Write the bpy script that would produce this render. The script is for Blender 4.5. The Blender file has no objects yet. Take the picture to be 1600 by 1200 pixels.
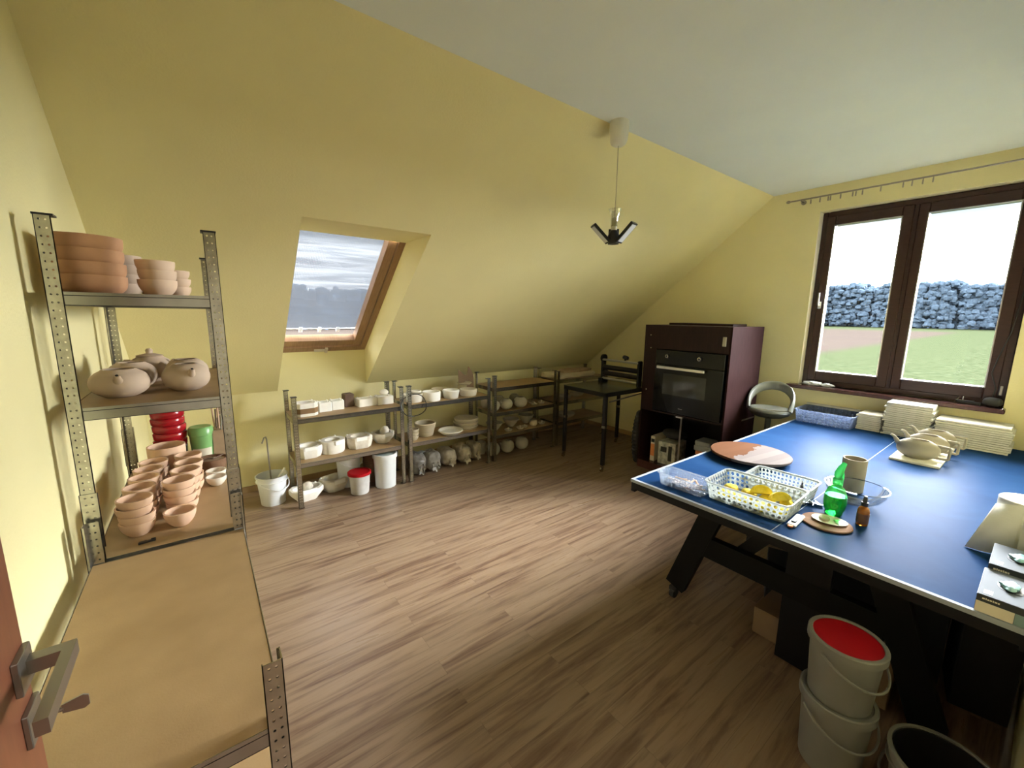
import bpy, math, random
from math import pi, sin, cos, radians, sqrt
from mathutils import Vector, Matrix, noise

S = bpy.context.scene
COL = S.collection
random.seed(7)

# ------------------------------------------------------------------ camera
W, H = 1600, 1200
F_PX = 639.4
YAW, PITCH, ROLL = 0.9203, 0.1657, -0.0136
cam_d = bpy.data.cameras.new('camera')
cam = bpy.data.objects.new('camera', cam_d)
COL.objects.link(cam)
cam_d.sensor_fit = 'HORIZONTAL'
cam_d.sensor_width = 36.0
cam_d.lens = F_PX / W * 36.0
cam_d.clip_start = 0.02
cam_d.clip_end = 2000
fw = Vector((cos(YAW) * cos(PITCH), sin(YAW) * cos(PITCH), -sin(PITCH)))
rt = fw.cross(Vector((0, 0, 1))).normalized()
dn = fw.cross(rt)
r2 = cos(ROLL) * rt + sin(ROLL) * dn
d2 = -sin(ROLL) * rt + cos(ROLL) * dn
R = Matrix((r2, -d2, -fw)).transposed()
cam.matrix_world = Matrix.Translation((0, 0, 1.72)) @ R.to_4x4()
S.camera = cam

# ------------------------------------------------------------------ view
S.view_settings.view_transform = 'Standard'
S.view_settings.look = 'None'
S.view_settings.gamma = 1.0
S.view_settings.use_curve_mapping = False
S.view_settings.exposure = 1.5

# ------------------------------------------------------------------ world: bright hazy sky, brighter towards the zenith
SKY_LOW, SKY_HIGH = 45.0, 112.0
wd = bpy.data.worlds.new('sky')
S.world = wd
wd.use_nodes = True
nt = wd.node_tree
nt.nodes.clear()
N = nt.nodes.new
out = N('ShaderNodeOutputWorld'); bg = N('ShaderNodeBackground')
tc = N('ShaderNodeTexCoord'); sep = N('ShaderNodeSeparateXYZ')
nt.links.new(tc.outputs['Generated'], sep.inputs[0])
ramp = N('ShaderNodeValToRGB')
e = ramp.color_ramp.elements
e[0].position = 0.0; e[0].color = (0.95, 0.99, 1, 1)
e[1].position = 0.24; e[1].color = (0.94, 0.98, 1.0, 1)
for p, c in ((0.150, (0.95, 0.99, 1, 1)), (0.170, (0.74, 0.90, 1.0, 1)), (0.19, (0.60, 0.84, 1.0, 1))):
    k = e.new(p); k.color = c
nt.links.new(sep.outputs['Z'], ramp.inputs[0])
mp = N('ShaderNodeMapping'); mp.inputs['Scale'].default_value = (2.5, 2.5, 14)
nt.links.new(tc.outputs['Generated'], mp.inputs[0])
ns = N('ShaderNodeTexNoise'); ns.inputs['Scale'].default_value = 1.6; ns.inputs['Detail'].default_value = 5
nt.links.new(mp.outputs[0], ns.inputs[0])
cr = N('ShaderNodeValToRGB'); cr.color_ramp.elements[0].position = 0.42; cr.color_ramp.elements[1].position = 0.62
nt.links.new(ns.outputs[0], cr.inputs[0])
mx = N('ShaderNodeMixRGB'); mx.inputs[2].default_value = (1, 1, 1, 1)
nt.links.new(cr.outputs[0], mx.inputs[0]); nt.links.new(ramp.outputs[0], mx.inputs[1])
nt.links.new(mx.outputs[0], bg.inputs[0])
mr = N('ShaderNodeMapRange'); mr.interpolation_type = 'SMOOTHSTEP'
mr.inputs['From Min'].default_value = 0.185; mr.inputs['From Max'].default_value = 0.30
mr.inputs['To Min'].default_value = 0.0; mr.inputs['To Max'].default_value = SKY_HIGH
nt.links.new(sep.outputs['Z'], mr.inputs[0])
mr2 = N('ShaderNodeMapRange'); mr2.interpolation_type = 'SMOOTHSTEP'
mr2.inputs['From Min'].default_value = 0.40; mr2.inputs['From Max'].default_value = 0.75
mr2.inputs['To Min'].default_value = 1.0; mr2.inputs['To Max'].default_value = 0.15
nt.links.new(sep.outputs['Z'], mr2.inputs[0])
mm_ = N('ShaderNodeMath'); mm_.operation = 'MULTIPLY'
nt.links.new(mr.outputs[0], mm_.inputs[0]); nt.links.new(mr2.outputs[0], mm_.inputs[1])
# the sun behind thin cloud in front of the big window makes that part of the sky the brightest
GLOW_AZ, GLOW_EL = radians(-4), radians(24)
dt = N('ShaderNodeVectorMath'); dt.operation = 'DOT_PRODUCT'
nt.links.new(tc.outputs['Generated'], dt.inputs[0])
dt.inputs[1].default_value = (cos(GLOW_AZ) * cos(GLOW_EL), sin(GLOW_AZ) * cos(GLOW_EL), sin(GLOW_EL))
mg = N('ShaderNodeMapRange'); mg.interpolation_type = 'SMOOTHSTEP'
mg.inputs['From Min'].default_value = 0.45; mg.inputs['From Max'].default_value = 0.97
mg.inputs['To Min'].default_value = 0.10; mg.inputs['To Max'].default_value = 1.0
nt.links.new(dt.outputs['Value'], mg.inputs[0])
mq = N('ShaderNodeMath'); mq.operation = 'MULTIPLY'
nt.links.new(mm_.outputs[0], mq.inputs[0]); nt.links.new(mg.outputs[0], mq.inputs[1])
lowr = N('ShaderNodeValToRGB'); le = lowr.color_ramp.elements      # bright haze at the horizon, a blue gap above it
le[0].position = 0.0; le[0].color = (1, 1, 1, 1); le[1].position = 0.138; le[1].color = (1, 1, 1, 1)
for p, v in ((0.166, 0.0105), (0.185, 0.0100), (0.26, 0.3)):
    k = le.new(p); k.color = (v, v, v, 1)
nt.links.new(sep.outputs['Z'], lowr.inputs[0])
lws = N('ShaderNodeMath'); lws.operation = 'MULTIPLY'; lws.inputs[1].default_value = SKY_LOW
nt.links.new(lowr.outputs[0], lws.inputs[0])
mxx = N('ShaderNodeMath'); mxx.operation = 'MAXIMUM'
lwd = N('ShaderNodeMath'); lwd.operation = 'MULTIPLY'
nt.links.new(lws.outputs[0], lwd.inputs[0]); nt.links.new(mg.outputs[0], lwd.inputs[1])
nt.links.new(lwd.outputs[0], mxx.inputs[1])
nt.links.new(mq.outputs[0], mxx.inputs[0])
nt.links.new(mxx.outputs[0], bg.inputs[1])
nt.links.new(bg.outputs[0], out.inputs[0])


def area(name, loc, rot, sx, sy, power, color=(1, 1, 1), portal=False):
    l = bpy.data.lights.new(name, 'AREA'); l.shape = 'RECTANGLE'; l.size = sx; l.size_y = sy
    l.energy = power; l.color = color
    if portal:
        l.cycles.is_portal = True
    o = bpy.data.objects.new(name, l); COL.objects.link(o); o.location = loc; o.rotation_euler = rot
    return o


# daylight enters by the big window and by the roof window (sampling portals, no light of their own)
area('window_portal', (5.2, 0.86, 1.92), (0, radians(90), 0), 1.9, 1.6, 1, portal=True)
area('roof_window_portal', (0.98, 4.02, 2.12), (-math.atan2(0.805, 1), 0, 0), 1.0, 1.9, 1, portal=True)
# added fill light, unseen, in the hallway behind the open door
area('hallway_fill_light', (0.25, -1.0, 2.4), (0, 0, 0), 0.9, 0.9, 7, (1.0, 0.95, 0.88))


# ------------------------------------------------------------------ materials
MATS = {}


def mat(name, col, rough=0.6, metal=0.0, spec=0.5, var=0.0, vscale=8.0, bump=0.0, bscale=60.0, alpha=None,
        trans=0.0, ior=1.45, col2=None, stretch=None, coat=0.0):
    m = bpy.data.materials.new(name); m.use_nodes = True
    t = m.node_tree; b = t.nodes['Principled BSDF']
    b.inputs['Base Color'].default_value = (*col, 1)
    b.inputs['Roughness'].default_value = rough
    b.inputs['Metallic'].default_value = metal
    b.inputs['Specular IOR Level'].default_value = spec
    b.inputs['Transmission Weight'].default_value = trans
    b.inputs['IOR'].default_value = ior
    b.inputs['Coat Weight'].default_value = coat
    if alpha is not None:
        b.inputs['Alpha'].default_value = alpha
    tcn = t.nodes.new('ShaderNodeTexCoord')
    src = tcn.outputs['Object']
    if stretch:
        mpn = t.nodes.new('ShaderNodeMapping'); mpn.inputs['Scale'].default_value = stretch
        t.links.new(src, mpn.inputs[0]); src = mpn.outputs[0]
    if var > 0 or col2:
        n = t.nodes.new('ShaderNodeTexNoise'); n.inputs['Scale'].default_value = vscale; n.inputs['Detail'].default_value = 5
        t.links.new(src, n.inputs[0])
        r = t.nodes.new('ShaderNodeValToRGB')
        r.color_ramp.elements[0].position = 0.32; r.color_ramp.elements[1].position = 0.68
        c2 = col2 if col2 else tuple(min(1, c * (1 + var)) for c in col)
        c1 = col if col2 else tuple(c * (1 - var) for c in col)
        r.color_ramp.elements[0].color = (*c1, 1); r.color_ramp.elements[1].color = (*c2, 1)
        t.links.new(n.outputs[0], r.inputs[0]); t.links.new(r.outputs[0], b.inputs['Base Color'])
    if bump > 0:
        n2 = t.nodes.new('ShaderNodeTexNoise'); n2.inputs['Scale'].default_value = bscale; n2.inputs['Detail'].default_value = 4
        t.links.new(src, n2.inputs[0])
        bp = t.nodes.new('ShaderNodeBump'); bp.inputs['Strength'].default_value = bump; bp.inputs['Distance'].default_value = 0.01
        t.links.new(n2.outputs[0], bp.inputs['Height']); t.links.new(bp.outputs[0], b.inputs['Normal'])
    MATS[name] = m
    return m


WALLC = (0.78, 0.705, 0.385)
mat('yellow_wall_paint', WALLC, 0.75, var=0.03, vscale=1.5, bump=0.12, bscale=90)
mat('white_ceiling_paint', (0.76, 0.81, 0.80), 0.85, var=0.02, vscale=2, bump=0.05)
mat('cream_reveal_paint', (0.70, 0.64, 0.43), 0.5, bump=0.05)
mat('hallway_paint', (0.7, 0.66, 0.55), 0.8)
mat('hardboard', (0.31, 0.20, 0.095), 0.5, col2=(0.37, 0.245, 0.12), vscale=7, bump=0.05, bscale=200)
mat('hardboard_light', (0.42, 0.285, 0.155), 0.55, col2=(0.47, 0.33, 0.19), vscale=7, bump=0.05, bscale=200)
mat('galvanised', (0.50, 0.49, 0.44), 0.30, 0.9, var=0.10, vscale=30, bump=0.04, bscale=50)
mat('galvanised_beam', (0.42, 0.42, 0.41), 0.2, 0.95, var=0.08, vscale=20)
mat('black_plastic', (0.012, 0.012, 0.013), 0.4)
mat('terracotta_tan', (0.62, 0.385, 0.235), 0.75, var=0.05, vscale=12, bump=0.05)
mat('terracotta_orange', (0.50, 0.27, 0.145), 0.75, var=0.06, vscale=14, bump=0.05)
mat('terracotta_pink', (0.66, 0.44, 0.30), 0.75, var=0.04, vscale=12, bump=0.04)
mat('pale_bisque', (0.68, 0.50, 0.36), 0.8, var=0.04, vscale=12)
mat('white_clay', (0.72, 0.66, 0.56), 0.8, var=0.05, vscale=15)
mat('teapot_clay', (0.56, 0.43, 0.32), 0.7, var=0.05, vscale=9, bump=0.04)
mat('stone_clay_backlit', (0.27, 0.24, 0.18), 0.8, spec=0.1, var=0.06, vscale=9, bump=0.04)  # stone_clay darkened for the backlit pieces on the table; shade is in the colour
mat('stone_clay', (0.46, 0.41, 0.31), 0.8, spec=0.2, var=0.06, vscale=9, bump=0.04)
mat('speckled_clay', (0.46, 0.41, 0.31), 0.8, spec=0.1, col2=(0.56, 0.51, 0.40), vscale=90, bump=0.05)
mat('cream_clay', (0.54, 0.47, 0.33), 0.75, var=0.05, vscale=20)
mat('dark_brown_clay', (0.12, 0.07, 0.045), 0.6, var=0.1)
mat('plaster', (0.80, 0.76, 0.68), 0.8, var=0.06, vscale=14, bump=0.1, bscale=40)
mat('plaster_worn', (0.60, 0.54, 0.44), 0.85, col2=(0.80, 0.75, 0.65), vscale=16, bump=0.15, bscale=40)
mat('plaster_bright', (0.86, 0.85, 0.80), 0.7, var=0.03)
mat('wood_band', (0.20, 0.115, 0.05), 0.6, var=0.15, vscale=8)
mat('white_plastic', (0.74, 0.76, 0.77), 0.32, var=0.03)
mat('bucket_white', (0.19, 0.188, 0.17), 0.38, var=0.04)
mat('bucket_blueish', (0.70, 0.72, 0.72), 0.35, var=0.02)
mat('red_plastic', (0.33, 0.008, 0.014), 0.2, var=0.03)
mat('red_lid_matt', (0.36, 0.005, 0.010), 0.5, spec=0.2, var=0.05)
mat('green_plastic', (0.18, 0.38, 0.13), 0.3)
mat('dark_glassy', (0.06, 0.045, 0.045), 0.15)
mat('slurry', (0.50, 0.48, 0.46), 0.5, var=0.12, vscale=10)
mat('grey_liquid', (0.45, 0.52, 0.50), 0.15)
mat('cardboard', (0.22, 0.145, 0.085), 0.8, var=0.05)
mat('brown_paper', (0.36, 0.25, 0.15), 0.8, var=0.1, vscale=20)
mat('clay_bag_dark', (0.16, 0.145, 0.13), 0.3, col2=(0.34, 0.31, 0.27), vscale=14, bump=0.8, bscale=25)
mat('clay_bag_grey', (0.30, 0.28, 0.245), 0.3, col2=(0.46, 0.43, 0.38), vscale=14, bump=0.8, bscale=25)
mat('clay_bag_beige', (0.36, 0.30, 0.21), 0.35, col2=(0.60, 0.53, 0.40), vscale=12, bump=0.8, bscale=22)
mat('black_steel', (0.008, 0.008, 0.009), 0.45, 0.0, spec=0.2, bump=0.03)
mat('table_leg_steel', (0.008, 0.008, 0.008), 0.5, 0.0, spec=0.12, bump=0.03)
mat('dark_metal_tube', (0.03, 0.028, 0.03), 0.3, 0.6)
mat('chrome', (0.5, 0.5, 0.5), 0.22, 1.0)
mat('brushed_steel', (0.55, 0.55, 0.55), 0.3, 1.0)
mat('press_top', (0.10, 0.11, 0.085), 0.25, 0.3, var=0.2, vscale=6)
mat('wenge', (0.020, 0.008, 0.008), 0.35, spec=0.2, var=0.2, vscale=10, stretch=(8, 8, 0.7))
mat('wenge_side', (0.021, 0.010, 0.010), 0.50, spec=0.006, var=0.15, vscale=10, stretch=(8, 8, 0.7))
mat('oven_black', (0.006, 0.006, 0.007), 0.15, spec=0.25)
mat('oven_glass', (0.035, 0.035, 0.035), 0.06)
mat('window_wood', (0.040, 0.017, 0.015), 0.28, var=0.2, vscale=12, stretch=(1, 1, 6))
mat('sill_wood', (0.07, 0.028, 0.024), 0.22, var=0.15, vscale=10, stretch=(1, 8, 1))
mat('roof_window_pine', (0.27, 0.155, 0.085), 0.35, col2=(0.34, 0.20, 0.115), vscale=10, stretch=(10, 1, 1))
mat('door_wood', (0.19, 0.066, 0.034), 0.35, var=0.12, vscale=8, stretch=(6, 6, 0.6))
mat('satin_nickel', (0.30, 0.28, 0.25), 0.35, 0.85)
mat('rod_metal', (0.35, 0.30, 0.25), 0.35, 0.8)
mat('off_white_enamel', (0.74, 0.72, 0.62), 0.35)
mat('led_panel', (0.62, 0.64, 0.70), 0.25)
mat('cable', (0.45, 0.38, 0.24), 0.5)
mat('black_cable', (0.02, 0.02, 0.02), 0.4)
mat('stool_vinyl', (0.20, 0.21, 0.185), 0.25, coat=0.3, var=0.04)
mat('stool_dark', (0.05, 0.055, 0.05), 0.4)
mat('kiln_slab', (0.54, 0.525, 0.44), 0.85, spec=0.05, col2=(0.62, 0.60, 0.52), vscale=25, bump=0.1)
mat('kiln_slab_grey', (0.60, 0.56, 0.46), 0.85, col2=(0.72, 0.68, 0.56), vscale=25, bump=0.1)
mat('yellow_sponge', (0.76, 0.58, 0.03), 0.9, col2=(0.85, 0.68, 0.08), vscale=40, bump=0.6, bscale=120)
mat('pine_stick', (0.55, 0.38, 0.27), 0.7, var=0.2)
mat('cork', (0.20, 0.115, 0.07), 0.9, spec=0.05, var=0.1, vscale=40, bump=0.2)
mat('paper_white', (0.62, 0.61, 0.56), 0.9, spec=0.1, bump=0.1, bscale=60)
mat('carton_grey', (0.115, 0.13, 0.155), 0.6, spec=0.05, var=0.05)
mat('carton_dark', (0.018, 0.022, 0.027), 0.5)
mat('carton_beige', (0.62, 0.56, 0.44), 0.6)
mat('carton_teal', (0.16, 0.24, 0.24), 0.5)
mat('glove_nitrile', (0.06, 0.22, 0.26), 0.35, col2=(0.30, 0.50, 0.52), vscale=18, bump=0.5, bscale=30)
mat('crumpled_film', (0.80, 0.84, 0.86), 0.25, bump=0.9, bscale=40)
mat('orange_card', (0.75, 0.25, 0.08), 0.6)
mat('book_cream', (0.75, 0.66, 0.48), 0.6)
mat('printed_box', (0.62, 0.60, 0.52), 0.6, col2=(0.25, 0.25, 0.22), vscale=22)
mat('grey_box', (0.30, 0.31, 0.32), 0.5)
mat('amber_glass', (0.42, 0.15, 0.02), 0.06, trans=0.35)
mat('amber_label', (0.10, 0.045, 0.02), 0.5)
mat('rubber', (0.03, 0.03, 0.03), 0.7)
mat('tree_haze_blue', (0.030, 0.043, 0.060), 1.0, col2=(0.056, 0.080, 0.110), vscale=1.1, spec=0.0)  # foliage with the bluish distance haze mixed into its colour
mat('dirt_track', (0.14, 0.105, 0.075), 0.95)


def thin_glass(name, tint, gloss=0.08, rough=0.02, body=0.0, bodycol=None):
    """see-through sheet: transparent + a little gloss (+ a little milky body)"""
    m = bpy.data.materials.new(name); m.use_nodes = True
    t = m.node_tree; t.nodes.clear()
    o = t.nodes.new('ShaderNodeOutputMaterial'); tr = t.nodes.new('ShaderNodeBsdfTransparent'); gl = t.nodes.new('ShaderNodeBsdfGlossy')
    tr.inputs[0].default_value = (*tint, 1); gl.inputs['Roughness'].default_value = rough
    fr = t.nodes.new('ShaderNodeLayerWeight'); fr.inputs['Blend'].default_value = 0.25
    mul = t.nodes.new('ShaderNodeMath'); mul.operation = 'MULTIPLY_ADD'; mul.inputs[1].default_value = 0.5; mul.inputs[2].default_value = gloss
    t.links.new(fr.outputs['Fresnel'], mul.inputs[0])
    m1 = t.nodes.new('ShaderNodeMixShader')
    t.links.new(mul.outputs[0], m1.inputs[0]); t.links.new(tr.outputs[0], m1.inputs[1]); t.links.new(gl.outputs[0], m1.inputs[2])
    last = m1
    if body > 0:
        df = t.nodes.new('ShaderNodeBsdfDiffuse'); df.inputs[0].default_value = (*(bodycol or tint), 1)
        tl = t.nodes.new('ShaderNodeBsdfTranslucent'); tl.inputs[0].default_value = (*(bodycol or tint), 1)
        m3 = t.nodes.new('ShaderNodeMixShader'); m3.inputs[0].default_value = 0.5
        t.links.new(df.outputs[0], m3.inputs[1]); t.links.new(tl.outputs[0], m3.inputs[2])
        m2 = t.nodes.new('ShaderNodeMixShader'); m2.inputs[0].default_value = body
        t.links.new(m1.outputs[0], m2.inputs[1]); t.links.new(m3.outputs[0], m2.inputs[2])
        last = m2
    t.links.new(last.outputs[0], o.inputs[0])
    MATS[name] = m
    return m


thin_glass('window_glass', (0.97, 0.98, 0.98), 0.02)
thin_glass('bowl_glass', (0.86, 0.90, 0.93), 0.015)
thin_glass('bowl_rim_glass', (0.45, 0.52, 0.62), 0.2)
thin_glass('clear_plastic', (0.90, 0.93, 0.96), 0.03, 0.2, 0.10, (0.55, 0.6, 0.7))
thin_glass('bluish_bin_plastic', (0.85, 0.90, 1.0), 0.015, 0.3, 0.40, (0.26, 0.32, 0.46))
thin_glass('basket_plastic', (0.9, 0.92, 0.9), 0.015, 0.3, 0.80, (0.50, 0.53, 0.515))
thin_glass('green_bottle', (0.30, 0.86, 0.42), 0.05, 0.04, 0.30, (0.03, 0.22, 0.07))
thin_glass('green_trigger', (0.4, 0.95, 0.5), 0.04, 0.15, 0.75, (0.08, 0.40, 0.16))
thin_glass('socket_glass', (0.85, 0.85, 0.78), 0.15, 0.05, 0.1)


def nodes(m):
    t = m.node_tree
    return t, t.nodes.new, t.links.new


# laminate floor: boards along x, grain and darker streaks along the board
def make_floor():
    m = bpy.data.materials.new('laminate_floor'); m.use_nodes = True
    t, n, l = nodes(m); b = t.nodes['Principled BSDF']
    tcn = n('ShaderNodeTexCoord')
    br = n('ShaderNodeTexBrick'); br.offset = 0.37
    br.inputs['Color1'].default_value = (0.33, 0.33, 0.33, 1); br.inputs['Color2'].default_value = (0.66, 0.66, 0.66, 1)
    br.inputs['Mortar'].default_value = (0, 0, 0, 1)
    br.inputs['Scale'].default_value = 1.0
    br.inputs['Brick Width'].default_value = 1.29; br.inputs['Row Height'].default_value = 0.097
    br.inputs['Mortar Size'].default_value = 0.0008; br.inputs['Bias'].default_value = 0.0
    l(tcn.outputs['Object'], br.inputs['Vector'])
    # shift the grain per board
    sc = n('ShaderNodeVectorMath'); sc.operation = 'SCALE'; sc.inputs['Scale'].default_value = 23.0
    l(br.outputs['Color'], sc.inputs[0])
    ad = n('ShaderNodeVectorMath'); ad.operation = 'ADD'
    l(tcn.outputs['Object'], ad.inputs[0]); l(sc.outputs[0], ad.inputs[1])
    mpn = n('ShaderNodeMapping'); mpn.inputs['Scale'].default_value = (1.5, 20, 1)
    l(ad.outputs[0], mpn.inputs[0])
    g = n('ShaderNodeTexNoise'); g.inputs['Scale'].default_value = 1.0; g.inputs['Detail'].default_value = 7; g.inputs['Roughness'].default_value = 0.62; g.inputs['Distortion'].default_value = 0.5
    l(mpn.outputs[0], g.inputs[0])
    r = n('ShaderNodeValToRGB'); e = r.color_ramp.elements
    e[0].position = 0.30; e[0].color = (0.105, 0.058, 0.036, 1)
    e[1].position = 0.78; e[1].color = (0.31, 0.222, 0.148, 1)
    k = e.new(0.42); k.color = (0.180, 0.113, 0.073, 1)
    k = e.new(0.53); k.color = (0.255, 0.175, 0.113, 1)
    l(g.outputs[0], r.inputs[0])
    mx = n('ShaderNodeMixRGB'); mx.blend_type = 'MULTIPLY'; mx.inputs[0].default_value = 0.55
    r2 = n('ShaderNodeValToRGB'); r2.color_ramp.elements[0].color = (0.45, 0.43, 0.42, 1); r2.color_ramp.elements[1].color = (1, 1, 1, 1)
    r2.color_ramp.elements[0].position = 0.0; r2.color_ramp.elements[1].position = 0.5
    l(br.outputs['Color'], r2.inputs[0])
    l(r.outputs[0], mx.inputs[1]); l(r2.outputs[0], mx.inputs[2])
    b.inputs['Specular IOR Level'].default_value = 0.35
    l(mx.outputs[0], b.inputs['Base Color'])
    rr = n('ShaderNodeMapRange'); rr.inputs['To Min'].default_value = 0.34; rr.inputs['To Max'].default_value = 0.24
    l(g.outputs[0], rr.inputs[0]); l(rr.outputs[0], b.inputs['Roughness'])
    bp = n('ShaderNodeBump'); bp.inputs['Strength'].default_value = 0.12; bp.inputs['Distance'].default_value = 0.002
    l(g.outputs[0], bp.inputs['Height']); l(bp.outputs[0], b.inputs['Normal'])
    MATS['laminate_floor'] = m


make_floor()


# blue table top: white border and centre line are printed on the board
TX0, TX1, TY0, TY1, TZ = 1.995, 4.905, -0.10, 1.425, 0.76


def make_table_mat():
    m = bpy.data.materials.new('blue_table_top'); m.use_nodes = True
    t, n, l = nodes(m); b = t.nodes['Principled BSDF']
    tcn = n('ShaderNodeTexCoord'); sp = n('ShaderNodeSeparateXYZ'); l(tcn.outputs['Object'], sp.inputs[0])

    def math_(op, a, bb=None):
        x = n('ShaderNodeMath'); x.operation = op
        for i, v in enumerate((a, bb)):
            if v is None: continue
            if isinstance(v, (int, float)): x.inputs[i].default_value = v
            else: l(v, x.inputs[i])
        return x.outputs[0]
    w = 0.018
    x, y = sp.outputs['X'], sp.outputs['Y']
    c = math_('LESS_THAN', x, TX0 + w)
    for q in (math_('LESS_THAN', y, TY0 + w), math_('GREATER_THAN', y, TY1 - w),
              math_('LESS_THAN', math_('ABSOLUTE', math_('SUBTRACT', y, 0.664)), 0.0019)):
        c = math_('MAXIMUM', c, q)
    ns = n('ShaderNodeTexNoise'); ns.inputs['Scale'].default_value = 3.5; ns.inputs['Detail'].default_value = 6; ns.inputs['Distortion'].default_value = 1.2
    l(tcn.outputs['Object'], ns.inputs[0])
    r = n('ShaderNodeValToRGB'); r.color_ramp.elements[0].position = 0.3; r.color_ramp.elements[1].position = 0.75
    r.color_ramp.elements[0].color = (0.009, 0.030, 0.088, 1); r.color_ramp.elements[1].color = (0.015, 0.044, 0.112, 1)
    l(ns.outputs[0], r.inputs[0])
    mx = n('ShaderNodeMixRGB'); mx.inputs[2].default_value = (0.30, 0.33, 0.36, 1)
    l(c, mx.inputs[0]); l(r.outputs[0], mx.inputs[1]); l(mx.outputs[0], b.inputs['Base Color'])
    rr = n('ShaderNodeMapRange'); rr.inputs['To Min'].default_value = 0.38; rr.inputs['To Max'].default_value = 0.50
    l(ns.outputs[0], rr.inputs[0]); l(rr.outputs[0], b.inputs['Roughness'])
    b.inputs['Specular IOR Level'].default_value = 0.0022
    MATS['blue_table_top'] = m


make_table_mat()


# galvanised steel with punched holes (real see-through holes), driven by the post's UVs
def make_perforated():
    m = bpy.data.materials.new('perforated_steel'); m.use_nodes = True
    t, n, l = nodes(m); b = t.nodes['Principled BSDF']; o = t.nodes['Material Output']
    uv = n('ShaderNodeTexCoord'); sp = n('ShaderNodeSeparateXYZ'); l(uv.outputs['UV'], sp.inputs[0])

    def math_(op, a, bb=None):
        x = n('ShaderNodeMath'); x.operation = op
        for i, v in enumerate((a, bb)):
            if v is None: continue
            if isinstance(v, (int, float)): x.inputs[i].default_value = v
            else: l(v, x.inputs[i])
        return x.outputs[0]
    u, v = sp.outputs['X'], sp.outputs['Y']
    fv = math_('SUBTRACT', math_('FRACT', v), 0.5)          # one hole per v unit (25 mm)
    holes = None
    for cu, wu, wv in ((0.32, 0.075, 0.12), (0.68, 0.075, 0.12)):
        du = math_('DIVIDE', math_('SUBTRACT', u, cu), wu); dv = math_('DIVIDE', fv, wv)
        d = math_('ADD', math_('MULTIPLY', du, du), math_('MULTIPLY', dv, dv))
        h = math_('LESS_THAN', d, 1.0)
        holes = h if holes is None else math_('MAXIMUM', holes, h)
    b.inputs['Metallic'].default_value = 1.0; b.inputs['Roughness'].default_value = 0.25
    ns = n('ShaderNodeTexNoise'); ns.inputs['Scale'].default_value = 40; l(uv.outputs['Object'], ns.inputs[0])
    r = n('ShaderNodeValToRGB'); r.color_ramp.elements[0].color = (0.46, 0.455, 0.42, 1); r.color_ramp.elements[1].color = (0.58, 0.575, 0.53, 1)
    r.color_ramp.elements[0].position = 0.35; r.color_ramp.elements[1].position = 0.65
    l(ns.outputs[0], r.inputs[0]); l(r.outputs[0], b.inputs['Base Color'])
    tr = n('ShaderNodeBsdfTransparent'); mx = n('ShaderNodeMixShader')
    l(holes, mx.inputs[0]); l(b.outputs[0], mx.inputs[1]); l(tr.outputs[0], mx.inputs[2]); l(mx.outputs[0], o.inputs[0])
    MATS['perforated_steel'] = m


make_perforated()


def make_round_board():
    """striped planks with a pale worn patch"""
    m = bpy.data.materials.new('round_board_wood'); m.use_nodes = True
    t, n, l = nodes(m); b = t.nodes['Principled BSDF']
    tcn = n('ShaderNodeTexCoord')
    mp = n('ShaderNodeMapping'); mp.inputs['Rotation'].default_value = (0, 0, radians(8)); l(tcn.outputs['Object'], mp.inputs[0])
    sp = n('ShaderNodeSeparateXYZ'); l(mp.outputs[0], sp.inputs[0])
    q = n('ShaderNodeMath'); q.operation = 'SNAP'; q.inputs[1].default_value = 0.062; l(sp.outputs['Y'], q.inputs[0])
    w = n('ShaderNodeTexWhiteNoise'); w.noise_dimensions = '1D'; l(q.outputs[0], w.inputs['W'])
    r = n('ShaderNodeValToRGB'); r.color_ramp.elements[0].color = (0.072, 0.032, 0.017, 1); r.color_ramp.elements[1].color = (0.112, 0.054, 0.030, 1)
    l(w.outputs[0], r.inputs[0])
    ns = n('ShaderNodeTexNoise'); ns.inputs['Scale'].default_value = 14; ns.inputs['Detail'].default_value = 6
    l(tcn.outputs['Object'], ns.inputs[0])
    g = n('ShaderNodeMath'); g.operation = 'MULTIPLY_ADD'; g.inputs[1].default_value = 0.16; l(ns.outputs[0], g.inputs[0])
    s2 = n('ShaderNodeSeparateXYZ'); l(tcn.outputs['Object'], s2.inputs[0])
    mm = n('ShaderNodeMath'); mm.operation = 'MULTIPLY'; mm.inputs[1].default_value = -0.9; l(s2.outputs['Y'], mm.inputs[0])
    l(mm.outputs[0], g.inputs[2])
    gt = n('ShaderNodeMath'); gt.operation = 'GREATER_THAN'; gt.inputs[1].default_value = 0.075; l(g.outputs[0], gt.inputs[0])
    w2 = n('ShaderNodeMixRGB'); w2.inputs[1].default_value = (0.125, 0.105, 0.10, 1); w2.inputs[2].default_value = (0.155, 0.132, 0.125, 1)
    l(w.outputs[0], w2.inputs[0])
    mx = n('ShaderNodeMixRGB'); l(gt.outputs[0], mx.inputs[0]); l(r.outputs[0], mx.inputs[1]); l(w2.outputs[0], mx.inputs[2])
    l(mx.outputs[0], b.inputs['Base Color']); b.inputs['Roughness'].default_value = 0.55; b.inputs['Specular IOR Level'].default_value = 0.002
    MATS['round_board_wood'] = m


make_round_board()


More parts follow.
